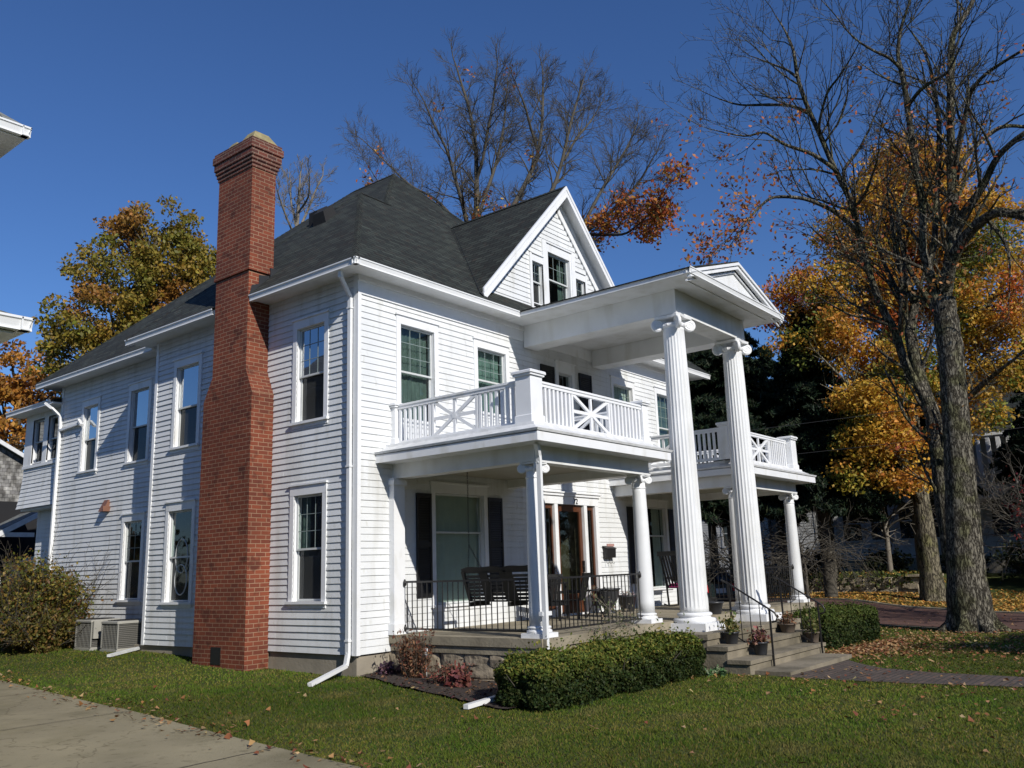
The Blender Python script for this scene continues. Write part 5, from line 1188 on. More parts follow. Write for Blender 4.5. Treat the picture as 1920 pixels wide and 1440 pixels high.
# distant wood line that closes the horizon
def treeline(name, pts, h, n, cols, size=.3):
    P = []; 
    for (xa,ya),(xb,yb) in zip(pts[:-1], pts[1:]):
        t = RNG.random(n); x = xa+(xb-xa)*t+RNG.normal(size=n)*1.5; y = ya+(yb-ya)*t+RNG.normal(size=n)*1.5
        hh = h*(.72+.18*np.sin(x*.35+y*.2)+.12*np.sin(x*1.1+y*.9)); z = hh*RNG.random(n)**.8; P.append(np.c_[x,y,z])
    P = np.concatenate(P); return tag(leaves(name, P, size, pick(cols, len(P)), LEAF, None), kind='stuff')
treeline('woods', [(54,28),(58,10),(60,-8),(58,-30)], 11, 9000, [(.03,.035,.014),(.07,.05,.02),(.12,.08,.025),(.02,.028,.012)], .38)
treeline('woods', [(-30,60),(-8,62),(12,60),(34,50),(50,36)], 7.5, 6000, [(.06,.06,.02),(.16,.09,.03),(.1,.06,.02),(.04,.045,.016)], .36)

treeline('woods', [(-50,-40),(-30,-52),(-5,-56),(18,-54),(40,-50),(60,-40)], 15, 6000, [(.05,.055,.02),(.12,.08,.03),(.03,.038,.015)], .5)  # unseen woods behind the camera, added so the front windows reflect dark
treeline('woods', [(-45,-30),(-48,0),(-42,30)], 9, 4500, [(.05,.055,.02),(.1,.07,.03),(.03,.038,.015)], .45)
# hedges and shrubs
def hedge(name, label, cat, x0, x1, y0, y1, h, n, cols, hang=.1, seed=0, size=.026, group=None, top=None):
    zb = float(gz((x0+x1)/2, y0)); root = empty(name, ((x0+x1)/2,(y0+y1)/2,zb), label, cat, group)
    # skin points of a rounded box, pushed in and out by slow noise; most leaves near the skin, some inside
    a = RNG.random((n,3))*2-1; ax = RNG.choice(3, n, p=[.2,.4,.4]); sg = np.sign(RNG.random(n)-.5); sg = np.where(ax == 2, np.where(RNG.random(n) < .9, 1, -1), sg)
    a[np.arange(n), ax] = sg; r = np.linalg.norm(a, ord=9, axis=1); a = a/r[:,None]
    N = a/np.linalg.norm(a,axis=1)[:,None]
    lx, ly = (x1-x0)/2, (y1-y0)/2; c = np.array([(x0+x1)/2,(y0+y1)/2,zb+h/2])
    X = a[:,0]*lx; bump = .04*np.sin(X*4+seed)+.035*np.sin(X*9.3+a[:,2]*5)+.035*np.sin(a[:,1]*7+X*3)
    dp = RNG.exponential(.045,n); P = c+a*np.array([lx,ly,h/2])+N*(bump-dp)[:,None]+RNG.normal(size=(n,3))*.012
    P[:,2] = np.maximum(P[:,2], gz(P[:,0],P[:,1])+.01)
    k = RNG.random(n) < .10; P[k,2] += np.where(a[k,2] > .6, RNG.exponential(.05,k.sum()), 0)
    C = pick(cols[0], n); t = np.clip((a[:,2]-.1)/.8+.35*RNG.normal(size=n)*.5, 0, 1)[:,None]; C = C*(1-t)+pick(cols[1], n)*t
    leaves('foliage', P, size, C, LEAFG, root, asp=.5, nrm=N, nmix=.35)
    tb = TB()
    for k in range(int((x1-x0)*16)):
        bx_, by_ = RNG.uniform(x0+.15,x1-.15), RNG.uniform(y0+.2,y1-.2)
        for j in range(3):
            e = np.array([bx_+RNG.normal()*.22, by_+RNG.normal()*.25, zb+h*(.7+.25*RNG.random())]); tb.tube([(bx_,by_,zb-.05),((bx_+e[0])/2,(by_+e[1])/2,zb+h*.4),e], [.012,.009,.004], 4)
    tb.build('stems', TWIG, root); return root
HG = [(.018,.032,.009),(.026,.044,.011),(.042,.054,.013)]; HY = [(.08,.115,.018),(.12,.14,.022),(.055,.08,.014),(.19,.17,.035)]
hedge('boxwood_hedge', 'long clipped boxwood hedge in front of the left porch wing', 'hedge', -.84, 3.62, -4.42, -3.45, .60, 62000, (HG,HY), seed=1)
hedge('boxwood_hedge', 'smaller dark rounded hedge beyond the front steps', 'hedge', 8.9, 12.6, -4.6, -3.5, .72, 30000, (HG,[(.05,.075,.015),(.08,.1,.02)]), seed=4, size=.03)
def shrub(name, label, cat, c, r, n, cols, size, twigs=26, tw=TWIG, h0=.0, flat=1, hollow=.3, twl=1.0, group=None, mats=LEAF):
    c = np.array(c, float); root = empty(name, (c[0],c[1],float(gz(c[0],c[1]))), label, cat, group)
    D = RNG.normal(size=(n,3)); D /= np.linalg.norm(D,axis=1)[:,None]; rad = (hollow+(1-hollow)*RNG.random(n))**.6
    lump = 1+.2*np.sin(D[:,0]*5+D[:,2]*4+c[0])+.16*np.sin(D[:,1]*8+D[:,2]*6)+.22*np.abs(RNG.normal(size=n))*(RNG.random(n) < .12); P = c+D*(rad*lump)[:,None]*np.array(r)+RNG.normal(size=(n,3))*.04
    P[:,2] = np.maximum(P[:,2], gz(P[:,0],P[:,1])+.02)
    if n > 5: leaves('foliage', P, size, pick(cols, n), mats, root, droop=.2)
    tb = TB(); b = np.array([c[0],c[1],float(gz(c[0],c[1]))])
    for k in range(twigs):
        d = RNG.normal(size=3); d[2] = abs(d[2])*1.1+.35; d = unit(d); L = (np.array(r)*np.abs(d)).sum()*1.15*twl*(.7+.5*RNG.random())
        twig(tb, b+np.array([RNG.normal()*.12,RNG.normal()*.12,-.05]), d, L, .016, 2, up=.05, kids=3, minr=.0035, wig=.25)
    tb.build('stems', tw, root); return root
shrub('shrub', 'big loose olive and bronze leaved shrub at the left beside the condensers', 'shrub', (-.55,10.5,1.1), (.95,1.5,1.05), 15000, [(.12,.13,.02),(.2,.15,.03),(.16,.08,.025),(.07,.085,.018),(.26,.2,.04)], .042, 80)
shrub('shrub', 'low bronze leaved sprays in front of the big left shrub', 'shrub', (-.75,9.5,.62), (.75,.8,.5), 5000, [(.14,.12,.025),(.2,.12,.035),(.1,.1,.02)], .04, 24)
# perennials in the bed
def clumpy(name, label, cat, x, y, h, w, n, cols, size=.03, stems=30, asp=.35, up=.9):
    z = float(gz(x,y)); root = empty(name, (x,y,z), label, cat); tb = TB(); P = []
    for k in range(stems):
        a = RNG.uniform(0,2*np.pi); rr_ = w*RNG.random(); e = np.array([x+math.cos(a)*rr_, y+math.sin(a)*rr_, z+h*(.55+.5*RNG.random())]); b = np.array([x+math.cos(a)*rr_*.35, y+math.sin(a)*rr_*.35, z-.02])
        md = (b+e)/2+RNG.normal(size=3)*.02; tb.tube([b, md, e], [.005,.004,.0025], 3); t = RNG.random(n//stems+1)[:,None]; P.append(b+(e-b)*t+RNG.normal(size=(len(t),3))*.028)
    P = np.concatenate(P); P[:,2] = np.maximum(P[:,2], z+.015); leaves('foliage', P, size, pick(cols, len(P)), LEAFD, root, asp=asp); tb.build('stems', TWIG, root)
clumpy('dead_perennial', 'upright dried brown perennial against the porch slab', 'plant', .42, -.95, .75, .42, 1500, [(.13,.06,.03),(.2,.1,.05),(.09,.04,.02),(.17,.05,.03)], .035, 70)
clumpy('heuchera', 'low dull red leaved plant beside the boxwood hedge', 'plant', .05, -2.15, .24, .26, 420, [(.17,.045,.04),(.12,.035,.035),(.22,.09,.06)], .04, 24, .7)
clumpy('heuchera', 'low purple leaved plant at the house corner', 'plant', .45, -.3, .2, .28, 420, [(.1,.05,.08),(.16,.08,.1),(.06,.04,.05)], .038, 24, .7)
clumpy('dead_perennial', 'second dried brown clump nearer the hedge', 'plant', .3, -1.75, .36, .4, 900, [(.12,.06,.035),(.2,.08,.05),(.08,.05,.03),(.25,.06,.05)], .035, 50)
clumpy('green_seedling', 'small green plants between the hedge and the steps', 'plant', 3.75, -4.45, .13, .4, 260, [(.05,.13,.04),(.08,.17,.06),(.2,.25,.12)], .035, 20, .5)
# sapling in front of the porch railing
z = -.12; root = empty('sapling', (2.35,-3.4,z), 'thin pale leaved sapling standing before the porch railing', 'sapling'); tb = TB()
tb.tube([(2.35,-3.38,z),(2.3,-3.4,.5),(2.28,-3.42,1.1)], [.012,.009,.005], 5)
for k in range(16): twig(tb, np.array([2.33,-3.4,.25+.055*k]), RNG.normal(size=3)+np.array([0,0,.4]), .42, .005, 1, kids=4, minr=.003)
tb.build('stem', TWIGL, root); tp = np.array(tb.tips); P = np.repeat(tp,3,axis=0)+RNG.normal(size=(len(tp)*3,3))*.04; leaves('foliage', P, .024, pick([(.16,.17,.09),(.2,.16,.1),(.1,.13,.05)], len(P)), LEAF, root)
P = np.array([2.0,-3.4,1.0])+RNG.normal(size=(60,3))*np.array([.05,.04,.14]); 

# weeping bare shrub beyond the right porch, small bare trees before the far house
def bare(name, label, x, y, h, n, tw=TWIG, spread=.8, up=-.05, L=2.0, r=.05, cat='shrub', lvl=2, minr=.008, group=None):
    z = float(gz(x,y)); root = empty(name, (x,y,z), label, cat, group); tb = TB(); tb.tube([(x,y,z-.2),(x+.1,y,z+h*.3),(x,y+.1,z+h*.55)], [r*1.6,r*1.2,r*.8], 7)
    for k in range(n):
        a = RNG.uniform(0,2*np.pi); t = .25+.3*RNG.random(); twig(tb, np.array([x+.05,y+.03,z+h*t]), np.array([math.cos(a)*spread, math.sin(a)*spread, .8]), L*(.7+.6*RNG.random()), r*.5, lvl, up=up, kids=6, minr=minr, wig=.35)
    tb.build('stems', tw, root)
bare('bare_shrub', 'weeping leafless shrub behind the outer right porch column', 18.0, 1.6, 3.2, 22, TWIG, 1.0, -.3, 1.9)
bare('bare_shrub', 'tangled leafless shrub between the right porch and the stone wall', 25.5, 2.0, 4.2, 20, TWIG, 1.0, -.22, 2.8)
bare('bare_tree', 'slender bare tree in front of the far house windows', 35.2, 1.4, 6.0, 14, TWIGL, .8, .05, 2.6, .09, 'tree')
bare('bare_tree', 'small bare tree with a few red leaves at the right edge', 19.5, -9.2, 6.0, 16, TWIG, 1.0, .02, 2.6, .07, 'tree')
bare('bare_tree', 'thin twiggy tree just behind the big kerbside trunk', 22.5, -7.0, 6.5, 14, TWIG, 1.0, .0, 2.4, .06, 'tree')
tp = np.array([20.5,-8.2,4.2])+RNG.normal(size=(420,3))*np.array([1.6,2.2,1.2])
root = empty('red_leaved_tree', (21.0,-8.0,float(gz(21.,-8.))), 'dull red leaved small tree low behind the kerbside trunk', 'tree'); tb = TB(); tb.tube([(21,-8,-.5),(20.9,-8,1.5),(20.8,-8.1,3.2)],[.08,.06,.04],6)
for k in range(14): twig(tb, np.array([20.85,-8.05,1.6+.1*k]), RNG.normal(size=3)+np.array([0,0,.3]), 1.9, .02, 2, kids=4, minr=.006)
tb.build('trunk', TWIG, root); tp = np.array(tb.tips); tp = tp[RNG.random(len(tp)) < .8]; P = np.repeat(tp,3,axis=0)+RNG.normal(size=(len(tp)*3,3))*.12; leaves('crown', P, .05, pick([(.22,.03,.03),(.16,.025,.03),(.3,.07,.05)], len(P)), LEAF, root)

# ================================================================ things on and around the porch
# porch swing
sw = empty('porch_swing', (1.5,-1.9,1.1), 'black slatted wooden swing bench hanging on chains in the left porch', 'porch swing')
m = MB(); ya, yb = -2.78, -1.02
def bk(y, z): return 1.62-.16*(z-1.12)/.55*1.3
top = []
N = 28
for i in range(N+1):
    t = i/N; y = ya+(yb-ya)*t; u = (t*2)%1 if t < 1 else 1; top.append((y, 1.645+.035*math.sin(u*math.pi)+.012*math.sin(u*3*math.pi)))
for i in range(N):
    (y0,z0),(y1,z1) = top[i], top[i+1]
    m.hexa([(bk(y0,1.57),y0,1.57),(bk(y0,1.57)+.022,y0,1.57),(bk(y0,1.57)+.022,y1,1.57),(bk(y0,1.57),y1,1.57)], [(bk(y0,z0),y0,z0),(bk(y0,z0)+.022,y0,z0),(bk(y1,z1)+.022,y1,z1),(bk(y1,z1),y1,z1)])
for a, b, w in ((ya,ya+.06,.05),((ya+yb)/2-.045,(ya+yb)/2+.045,.05),(yb-.06,yb,.05)): m.hexa([(bk(0,1.1)-.02,a,1.1),(bk(0,1.1)+.03,a,1.1),(bk(0,1.1)+.03,b,1.1),(bk(0,1.1)-.02,b,1.1)], [(bk(0,1.6)-.02,a,1.6),(bk(0,1.6)+.03,a,1.6),(bk(0,1.6)+.03,b,1.6),(bk(0,1.6)-.02,b,1.6)])
for k, z in enumerate((1.155,1.215,1.275,1.335,1.395,1.455,1.515)):
    for a, b in ((ya+.06,(ya+yb)/2-.045),((ya+yb)/2+.045,yb-.06)): m.bar((bk(0,z)+.005,a,z),(bk(0,z)+.005,b,z),.018,.046)
for y in (ya+.35, (ya+yb)/2, yb-.35): m.hexa([(bk(0,1.12)-.018,y-.22,1.12),(bk(0,1.12)-.004,y-.22,1.12),(bk(0,1.12)-.004,y-.04,1.12),(bk(0,1.12)-.018,y-.04,1.12)], [(bk(0,1.58)-.018,y-.22,1.58),(bk(0,1.58)-.004,y-.22,1.58),(bk(0,1.58)-.004,y-.04,1.58),(bk(0,1.58)-.018,y-.04,1.58)])
m.build('backrest', DARKWOOD, sw)
m = MB()
for k in range(7): m.box(1.64+.065*k, 1.70+.065*k, ya, yb, 1.10-.004*k, 1.12-.004*k)
m.box(1.6,2.1,ya+.02,ya+.06,1.02,1.09); m.box(1.6,2.1,yb-.06,yb-.02,1.02,1.09); m.box(1.6,2.1,(ya+yb)/2-.02,(ya+yb)/2+.02,1.02,1.09); m.build('seat', DARKWOOD, sw)
for y in (ya+.03, yb-.03):
    m = MB(); m.box(1.52,2.06,y-.03,y+.03,1.36,1.385); m.bar((2.03,y,1.05),(2.03,y,1.36),.04,.03); m.build('armrest', DARKWOOD, sw)
def chain(pts):
    c = MB(); pts = [Vector(p) for p in pts]
    for a, b in zip(pts[:-1], pts[1:]):
        L = (b-a).length; n = max(2,int(L/.042)); d = (b-a)/n; t = d.normalized(); s1 = t.cross(Vector((.3,1,.1))).normalized(); s2 = t.cross(s1)
        for i in range(n):
            s = s1 if i%2 else s2; p = a+d*(i+.5); h = d*.62
            c.tube([p-h, p-h*.7+s*.011, p+h*.7+s*.011, p+h, p+h*.7-s*.011, p-h*.7-s*.011, p-h], .0035, 4, cap=False)
    return c
for y in (-1.13,-2.68):
    c = chain([(1.52,y,3.40),(1.52,y,2.05)]); c.add(chain([(1.52,y,2.05),(1.47,y,1.40)]).v, chain([(1.52,y,2.05),(1.47,y,1.40)]).f); c.add(chain([(1.52,y,2.05),(2.03,y,1.40)]).v, chain([(1.52,y,2.05),(2.03,y,1.40)]).f); c.build('chain', IRON, sw, uv=False)

def pot(name, label, cat, x, y, z, r, h, m_, prof=None, plants=None, group=None, hang=None):
    root = empty(name, (x,y,z), label, cat, group); m = MB()
    prof = prof or [(r*.68,0),(r*.72,.01),(r*.95,h*.86),(r*1.04,h*.87),(r*1.06,h),(r*.94,h),(r*.9,h*.86)]
    m.lathe((x,y,z), prof, 28); m.build('pot', m_, root)
    s = MB(); s.lathe((x,y,z+h*.8), [(r*.9,0),(r*.9,.02)], 20); s.build('soil', SOIL, root)
    if plants:
        n, hh, cols, sz = plants; D = RNG.normal(size=(n,3)); P = np.array([x,y,z+h+hh*.35])+D*np.array([r*.7,r*.7,hh*.4])*.8; P[:,2] = np.maximum(P[:,2], z+h*.92)
        leaves('plant', P, sz, pick(cols, n), LEAF, root); tb = TB()
        for k in range(18): e = P[RNG.integers(n)]; tb.tube([(x,y,z+h*.8),((x+e[0])/2,(y+e[1])/2,z+h+.02),e], [.005,.004,.002], 3)
        tb.build('stems', TWIG, root)
    return root
GR = [(.09,.13,.03),(.17,.18,.05),(.24,.2,.08)]; BR = [(.2,.1,.06),(.3,.16,.1),(.14,.1,.04),(.4,.16,.16)]
pot('flower_pot', 'dark pot of yellow green foliage on the upper step by the left handrail', 'flower pot', 4.62,-4.37,.24,.13,.2,PLAST,plants=(230,.27,GR,.035),group='pots on the front steps')
pot('flower_pot', 'dark pot with a wilting pink flowering plant on the lower step at left', 'flower pot', 4.98,-4.72,.035,.135,.22,PLAST,plants=(230,.22,BR,.035),group='pots on the front steps')
pot('flower_pot', 'wide brown pot of dried rusty growth on the upper step at right', 'flower pot', 7.15,-4.37,.24,.165,.17,TERRA,plants=(160,.2,[(.22,.1,.05),(.12,.07,.04)],.03),group='pots on the front steps')
pot('flower_pot', 'tan pot with a leafy green plant on the lower step at right', 'flower pot', 7.48,-4.72,.035,.14,.2,TERRA,plants=(240,.26,GR,.032),group='pots on the front steps')
pot('flower_pot', 'empty black bowl pot beside the far portico column base', 'flower pot', 6.72,-3.05,.605,.2,.24,PLAST)
ur = [(.16,0),(.17,.02),(.10,.05),(.09,.1),(.14,.16),(.22,.3),(.255,.46),(.27,.5),(.29,.5),(.3,.53),(.27,.53),(.24,.45)]
pot('planter_urn', 'tall grey urn planter in front of the door sidelight', 'planter', 6.72,-.55,.605,.25,.53,PLAST,prof=ur)
t_ = empty('wire_plant_stand', (6.2,-.75,.605), 'black curled wire plant stand beside the grey urn', 'plant stand'); m = MB()
for a in (0,2.1,4.2):
    m.tube([(6.2+.22*math.cos(a),-.75+.22*math.sin(a),.61),(6.2+.08*math.cos(a),-.75+.08*math.sin(a),.85),(6.2+.18*math.cos(a),-.75+.18*math.sin(a),1.1),(6.2+.1*math.cos(a),-.75+.1*math.sin(a),1.18),(6.2+.03*math.cos(a),-.75+.03*math.sin(a),1.1)], .008, 6)
m.tube([(6.2+.16*math.cos(k*.4),-.75+.16*math.sin(k*.4),1.08) for k in range(17)], .008, 6); m.build('frame', IRON, t_)
pot('flower_pot', 'squat black pot behind the second porch column', 'flower pot', 7.45,-.6,.605,.21,.36,PLAST,plants=(60,.08,[(.4,.3,.3),(.5,.45,.4)],.03))
b = empty('watering_can', (7.75,-.85,.605), 'magenta watering can on the porch floor beside the squat pot', 'watering can'); m = MB(); m.lathe((7.75,-.85,.605), [(.07,0),(.085,.01),(.075,.16),(.05,.2),(.04,.2)], 18); m.build('body', PINK, b)
m = MB(); m.tube([(7.81,-.85,.65),(7.92,-.85,.75),(7.98,-.85,.84)], [.014,.01,.014], 8); m.build('spout', PINK, b); m = MB(); m.tube([(7.70,-.85,.63),(7.60,-.85,.7),(7.62,-.85,.8),(7.71,-.85,.81)], .009, 7); m.build('handle', PINK, b)
# two porch chairs and a small table near the door
def chair(x, y, rz, label, K=.86):
    root = empty('porch_chair', (x,y,.605), label, 'chair', 'black chairs on the left porch'); c, s = math.cos(rz), math.sin(rz)
    def Tq(p): return (x+K*(p[0]*c-p[1]*s), y+K*(p[0]*s+p[1]*c), .605+K*p[2])
    def pc(name, bars, th=.035):
        m = MB()
        for a, b in bars: m.bar(Tq(a), Tq(b), th, th)
        m.build(name, DARKWOOD, root)
    for lx, ly, h in ((-.24,-.22,.6),(.24,-.22,.6),(-.24,.24,.42),(.24,.24,.42)): pc('leg', [((lx,ly,0),(lx,ly,h))])
    m = MB()
    for k in range(6): m.bar(Tq((-.25,-.22+.085*k,.42)), Tq((.25,-.22+.085*k,.42)), .07, .018)
    m.build('seat', DARKWOOD, root); m = MB()
    for k in range(6): m.bar(Tq((-.2+.08*k,.24,.42)), Tq((-.2+.08*k,.38,.98)), .055, .016, up=(s,-c,0))
    m.bar(Tq((-.26,.385,.99)), Tq((.26,.385,.99)), .03, .08); m.build('backrest', DARKWOOD, root)
    for lx in (-.27,.27): pc('armrest', [((lx,-.24,.62),(lx,.28,.62))], .045)
chair(5.0,-.8,R(195),'black slatted chair left of the front door'); chair(4.2,-.7,R(160),'black slatted chair half hidden behind the corner column')
tt = empty('side_table', (5.62,-.95,.605), 'small round dark table between the two black chairs', 'table'); m = MB(); m.lathe((5.62,-.95,1.12), [(.24,0),(.25,.01),(.25,.025),(.24,.03)], 28); m.build('tabletop', DARKWOOD, tt)
for a in (.5,2.6,4.7): m = MB(); m.tube([(5.62+.2*math.cos(a),-.95+.2*math.sin(a),.605),(5.62+.05*math.cos(a),-.95+.05*math.sin(a),.9),(5.62+.12*math.cos(a),-.95+.12*math.sin(a),1.12)], .011, 6); m.build('leg', IRON, tt)
# rocking chair with pink cushion on the right wing
rc = empty('rocking_chair', (9.600,-.85,.605), 'black high backed rocking chair with a magenta cushion on the right porch', 'rocking chair')
def rb(bars, name, th=.035):
    m = MB()
    for a, b in bars: m.bar(a, b, th, th)
    return m.build(name, DARKWOOD, rc)
for y in (-1.11,-.59):
    m = MB(); m.tube([(9.150,y,.68),(9.350,y,.63),(9.600,y,.62),(9.850,y,.63),(10.100,y,.69)], .018, 6); m.build('rocker', DARKWOOD, rc)
    rb([((9.380,y,.63),(9.300,y,1.3))], 'leg'); rb([((9.850,y,.63),(9.870,y,1.28))], 'leg'); rb([((9.280,y,1.28),(9.920,y,1.28))], 'armrest', .05)
m = MB()
for k in range(6): m.bar((9.350+.09*k,-1.09,1.05),(9.350+.09*k,-.61,1.05),.075,.02)
m.build('seat', DARKWOOD, rc)
m = MB()
for k in range(7): m.bar((9.340,-1.07+.075*k,1.05),(9.020,-1.07+.075*k,1.84),.045,.016)
m.bar((9.010,-1.11,1.86),(9.010,-.57,1.86),.03,.11); m.build('backrest', DARKWOOD, rc)
m = MB(); m.bbox(9.32,9.8,-1.07,-.63,1.065,1.15,.03); m.build('cushion', PINK, rc)
tg = MB(); tg.box(.50,.515,-1.10,-1.05,.33,.43); tg.box(.505,.51,-1.08,-1.07,-.05,.33); tag(tg.build('plant_label', TRIM), 'small white plant label standing in the dried brown perennial', 'plant label')
# mailbox on the wall
mbx = empty('mailbox', (7.62,-.1,1.85), 'dark metal wall mailbox with letter hooks right of the front door', 'mailbox'); m = MB()
m.hexa([(7.45,-.13,1.80),(7.83,-.13,1.80),(7.83,-.025,1.80),(7.45,-.025,1.80)], [(7.45,-.14,2.0),(7.83,-.14,2.0),(7.83,-.025,2.03),(7.45,-.025,2.03)]); m.build('body', IRON, mbx)
m = MB(); m.hexa([(7.43,-.15,2.0),(7.85,-.15,2.0),(7.85,-.023,2.06),(7.43,-.023,2.06)], [(7.43,-.15,2.015),(7.85,-.15,2.015),(7.85,-.023,2.075),(7.43,-.023,2.075)]); m.build('lid', IRON, mbx)
for xx in (7.52,7.64,7.76): m = MB(); m.tube([(xx,-.06,1.8),(xx,-.07,1.68),(xx,-.11,1.66),(xx,-.13,1.70)], .005, 6); m.build('hook', IRON, mbx)
m = MB(); m.box(7.5,7.8,-.12,-.10,2.06,2.12); m.build('newspaper', mat('newsprint', (.45,.25,.22), .9, .3, 30), mbx)

# air conditioning condensers
def condenser(x, y, w, d, h, label, round_=False):
    root = empty('air_conditioner', (x,y,.2), label, 'air conditioner', 'condensers beside the side wall'); z = .2
    m = MB(); m.box(x-.02,x+w+.02,y-.02,y+d+.02,z,z+.045); m.box(x,x+w,y,y+d,z+.045,z+.07); m.build('base', ACM, root)
    m = MB(); m.box(x+.015,x+w-.015,y+.015,y+d-.015,z+.07,z+h-.05); m.build('coil', ACG, root)
    m = MB(); t = .006
    for k in range(int(h/.038)): 
        zz = z+.09+.038*k
        if zz > z+h-.07: break
        m.box(x-t,x,y,y+d,zz,zz+.006); m.box(x,x+w,y-t,y,zz,zz+.006)
    for k in range(int(d/.06)+1): m.box(x-t*2,x-t-.0005,y+.06*k,y+.06*k+.005,z+.07,z+h-.05)
    for xx, yy in ((x,y),(x+w,y),(x,y+d),(x+w,y+d)): m.box(xx-.014,xx+.014,yy-.014,yy+.014,z+.07,z+h-.05)
    m.build('guard', mat('guard_wire', (.24,.235,.21), .5), root)
    m = MB(); m.bbox(x-.025,x+w+.025,y-.025,y+d+.025,z+h-.05,z+h,.015); m.build('top_cover', ACM, root)
    m = MB()
    for k in range(1,7): m.tube([(x+w/2+.055*k*math.cos(q*.35),y+d/2+.055*k*math.sin(q*.35),z+h+.012) for q in range(19)], .004, 4)
    m.build('fan_grille', IRON, root); return root
condenser(-.35, 7.02, .62, .66, .62, 'square condenser nearer the brick chimney')
c = condenser(-.38, 8.1, .62, .68, .64, 'condenser with a pale service panel nearer the shrub')
m = MB(); m.box(-.36,.2,8.03,8.075,.45,.82); m.build('service_panel', ACM, c)
# loose splash extension on the grass
s_ = MB(); s_.bar((.25,6.98,.27),(-.95,6.15,.22),.09,.05); tag(s_.build('downspout_extension', OLDTRIM), 'white downspout extension lying on the grass by the condensers', 'downspout')

# ================================================================ neighbouring buildings
def edgebox(mb, a, b, w, h): mb.bar(a, b, w, h)
nb = empty('neighbour_house', (-8,3,0), 'white neighbouring house whose two eave corners poke in at the left edge', 'house')
siding('wall', lambda u, z, w: (-6.38+w, u, z), -.05, 12, .2, 6.9, [], parent=nb)
siding('wall', plane('F', -.05), -14, -6.4, 3.7, 6.9, [], parent=nb)
m = MB(); m.box(-14,-6.4,.0,12,-.3,6.9); m.build('wall_core', SIDING, nb)
m = MB(); hip(m, -14.6,-5.88,-.76,12.6,7.0,(-10.2,3.6,10.6),(-10.2,8.2,10.6)); hip(m, -14,-6.62,-3.05,-.05,3.98,(-12.6,-1.0,4.9),(-8.2,-1.0,4.9)); m.build('roof', GSHINGLE, nb)
m = MB(); m.box(-14.5,-5.93,-.71,0,6.86,6.88); m.box(-6.4,-5.93,0,12.5,6.86,6.88); m.box(-13.9,-6.7,-3.0,-.05,3.83,3.85); m.build('soffit', WHITE, nb)
m = MB(); gutter(m,(-14.5,-.79,7.0),(-5.85,-.79,7.0),(0,-1,0)); gutter(m,(-5.85,-.79,7.0),(-5.85,12.6,7.0),(1,0,0)); gutter(m,(-14,-3.1,3.98),(-6.57,-3.1,3.98),(0,-1,0)); gutter(m,(-6.57,-3.1,3.98),(-6.57,-.1,3.98),(1,0,0)); m.build('gutter', GUT, nb)
for x in (-13.5,-10.3,-7.1): m = MB(); m.box(x-.1,x+.1,-2.8,-2.6,-.1,3.83); m.build('porch_post', TRIM, nb)

# garage group beyond the rear of the house
WSH = brickmat('weathered_white_shingle', (.46,.45,.42), (.27,.26,.25), (.14,.14,.13), .16, .13, .006, .8, nsc=2.5, dirt=.65); overlay(WSH, 5, .42, .55, (.55,.54,.52), (1,1,.6))
ga = empty('garage', (3,24,0), 'weathered white shingled garage with a grey roof at the left edge', 'garage')
m = MB(); m.add([(-3.5,22,0),(3.6,22,0),(3.6,22,6.0),(.9,22,7.5),(-3.5,22,7.5)], [(0,1,2,3,4)]); m.box(3.55,3.6,22.02,29,0,6.0); m.build('wall', WSH, ga)
m = MB(); m.add([(3.95,21.7,5.95),(3.95,29,5.95),(.6,29,7.75),(.6,21.7,7.75),(-4,29,7.75),(-4,21.7,7.75)], [(0,1,2,3),(3,2,4,5)]); m.add([(3.95,23.5,6.2),(3.95,29,6.2),(1.9,27.5,7.9),(1.9,24.5,7.9)],[(0,1,2,3)]); m.build('roof', GSHINGLE, ga)
m = MB(); m.hexa([(3.95,21.66,5.8),(3.95,21.72,5.8),(.6,21.72,7.6),(.6,21.66,7.6)],[(3.95,21.66,5.95),(3.95,21.72,5.95),(.6,21.72,7.75),(.6,21.66,7.75)]); m.build('barge_board', OLDTRIM, ga)
cp = empty('carport', (1.5,20,0), 'low gabled carport with a white beam and arched bay under the sleeping porch', 'carport')
m = MB()
m.hexa([(-2.2,19,1.02),(-2.2,22,1.02),(2.95,22,3.93),(2.95,19,3.93)],[(-2.2,19,1.1),(-2.2,22,1.1),(2.95,22,4.01),(2.95,19,4.01)]); m.build('roof', GSHINGLE, cp)
m = MB(); m.hexa([(1.2,18.92,2.82),(1.2,18.99,2.82),(2.9,18.99,3.78),(2.9,18.92,3.78)],[(1.2,18.92,3.0),(1.2,18.99,3.0),(2.9,18.99,3.96),(2.9,18.92,3.96)]); m.box(.9,2.85,18.95,19.05,3.16,3.3); m.build('beam', OLDTRIM, cp)
m = MB(); m.box(.9,4.6,20.4,20.5,0,4.4); m.build('shade_panel', CURTD, cp)  # near-black sheet; the shade inside the carport put into its colour
m = MB()
for xc in (1.35,3.05):   # white boards below the dark arches
    for k in range(16):
        a = k/16*math.pi; b = (k+1)/16*math.pi
        m.hexa([(xc-.74*math.cos(a),19.3,.8),(xc-.74*math.cos(b),19.3,.8),(xc-.74*math.cos(b),19.35,.8),(xc-.74*math.cos(a),19.35,.8)],[(xc-.74*math.cos(a),19.3,1.65+.9*math.sin(a)+.001),(xc-.74*math.cos(b),19.3,1.65+.9*math.sin(b)+.001),(xc-.74*math.cos(b),19.35,1.65+.9*math.sin(b)),(xc-.74*math.cos(a),19.35,1.65+.9*math.sin(a))])
m.box(.7,3.8,19.3,19.35,0,.8); m.build('arched_panel', SIDING, cp)
for x in (1.0,): m = MB(); m.box(x-.06,x+.06,18.96,19.04,0,3.16); m.build('post', OLDTRIM, cp)

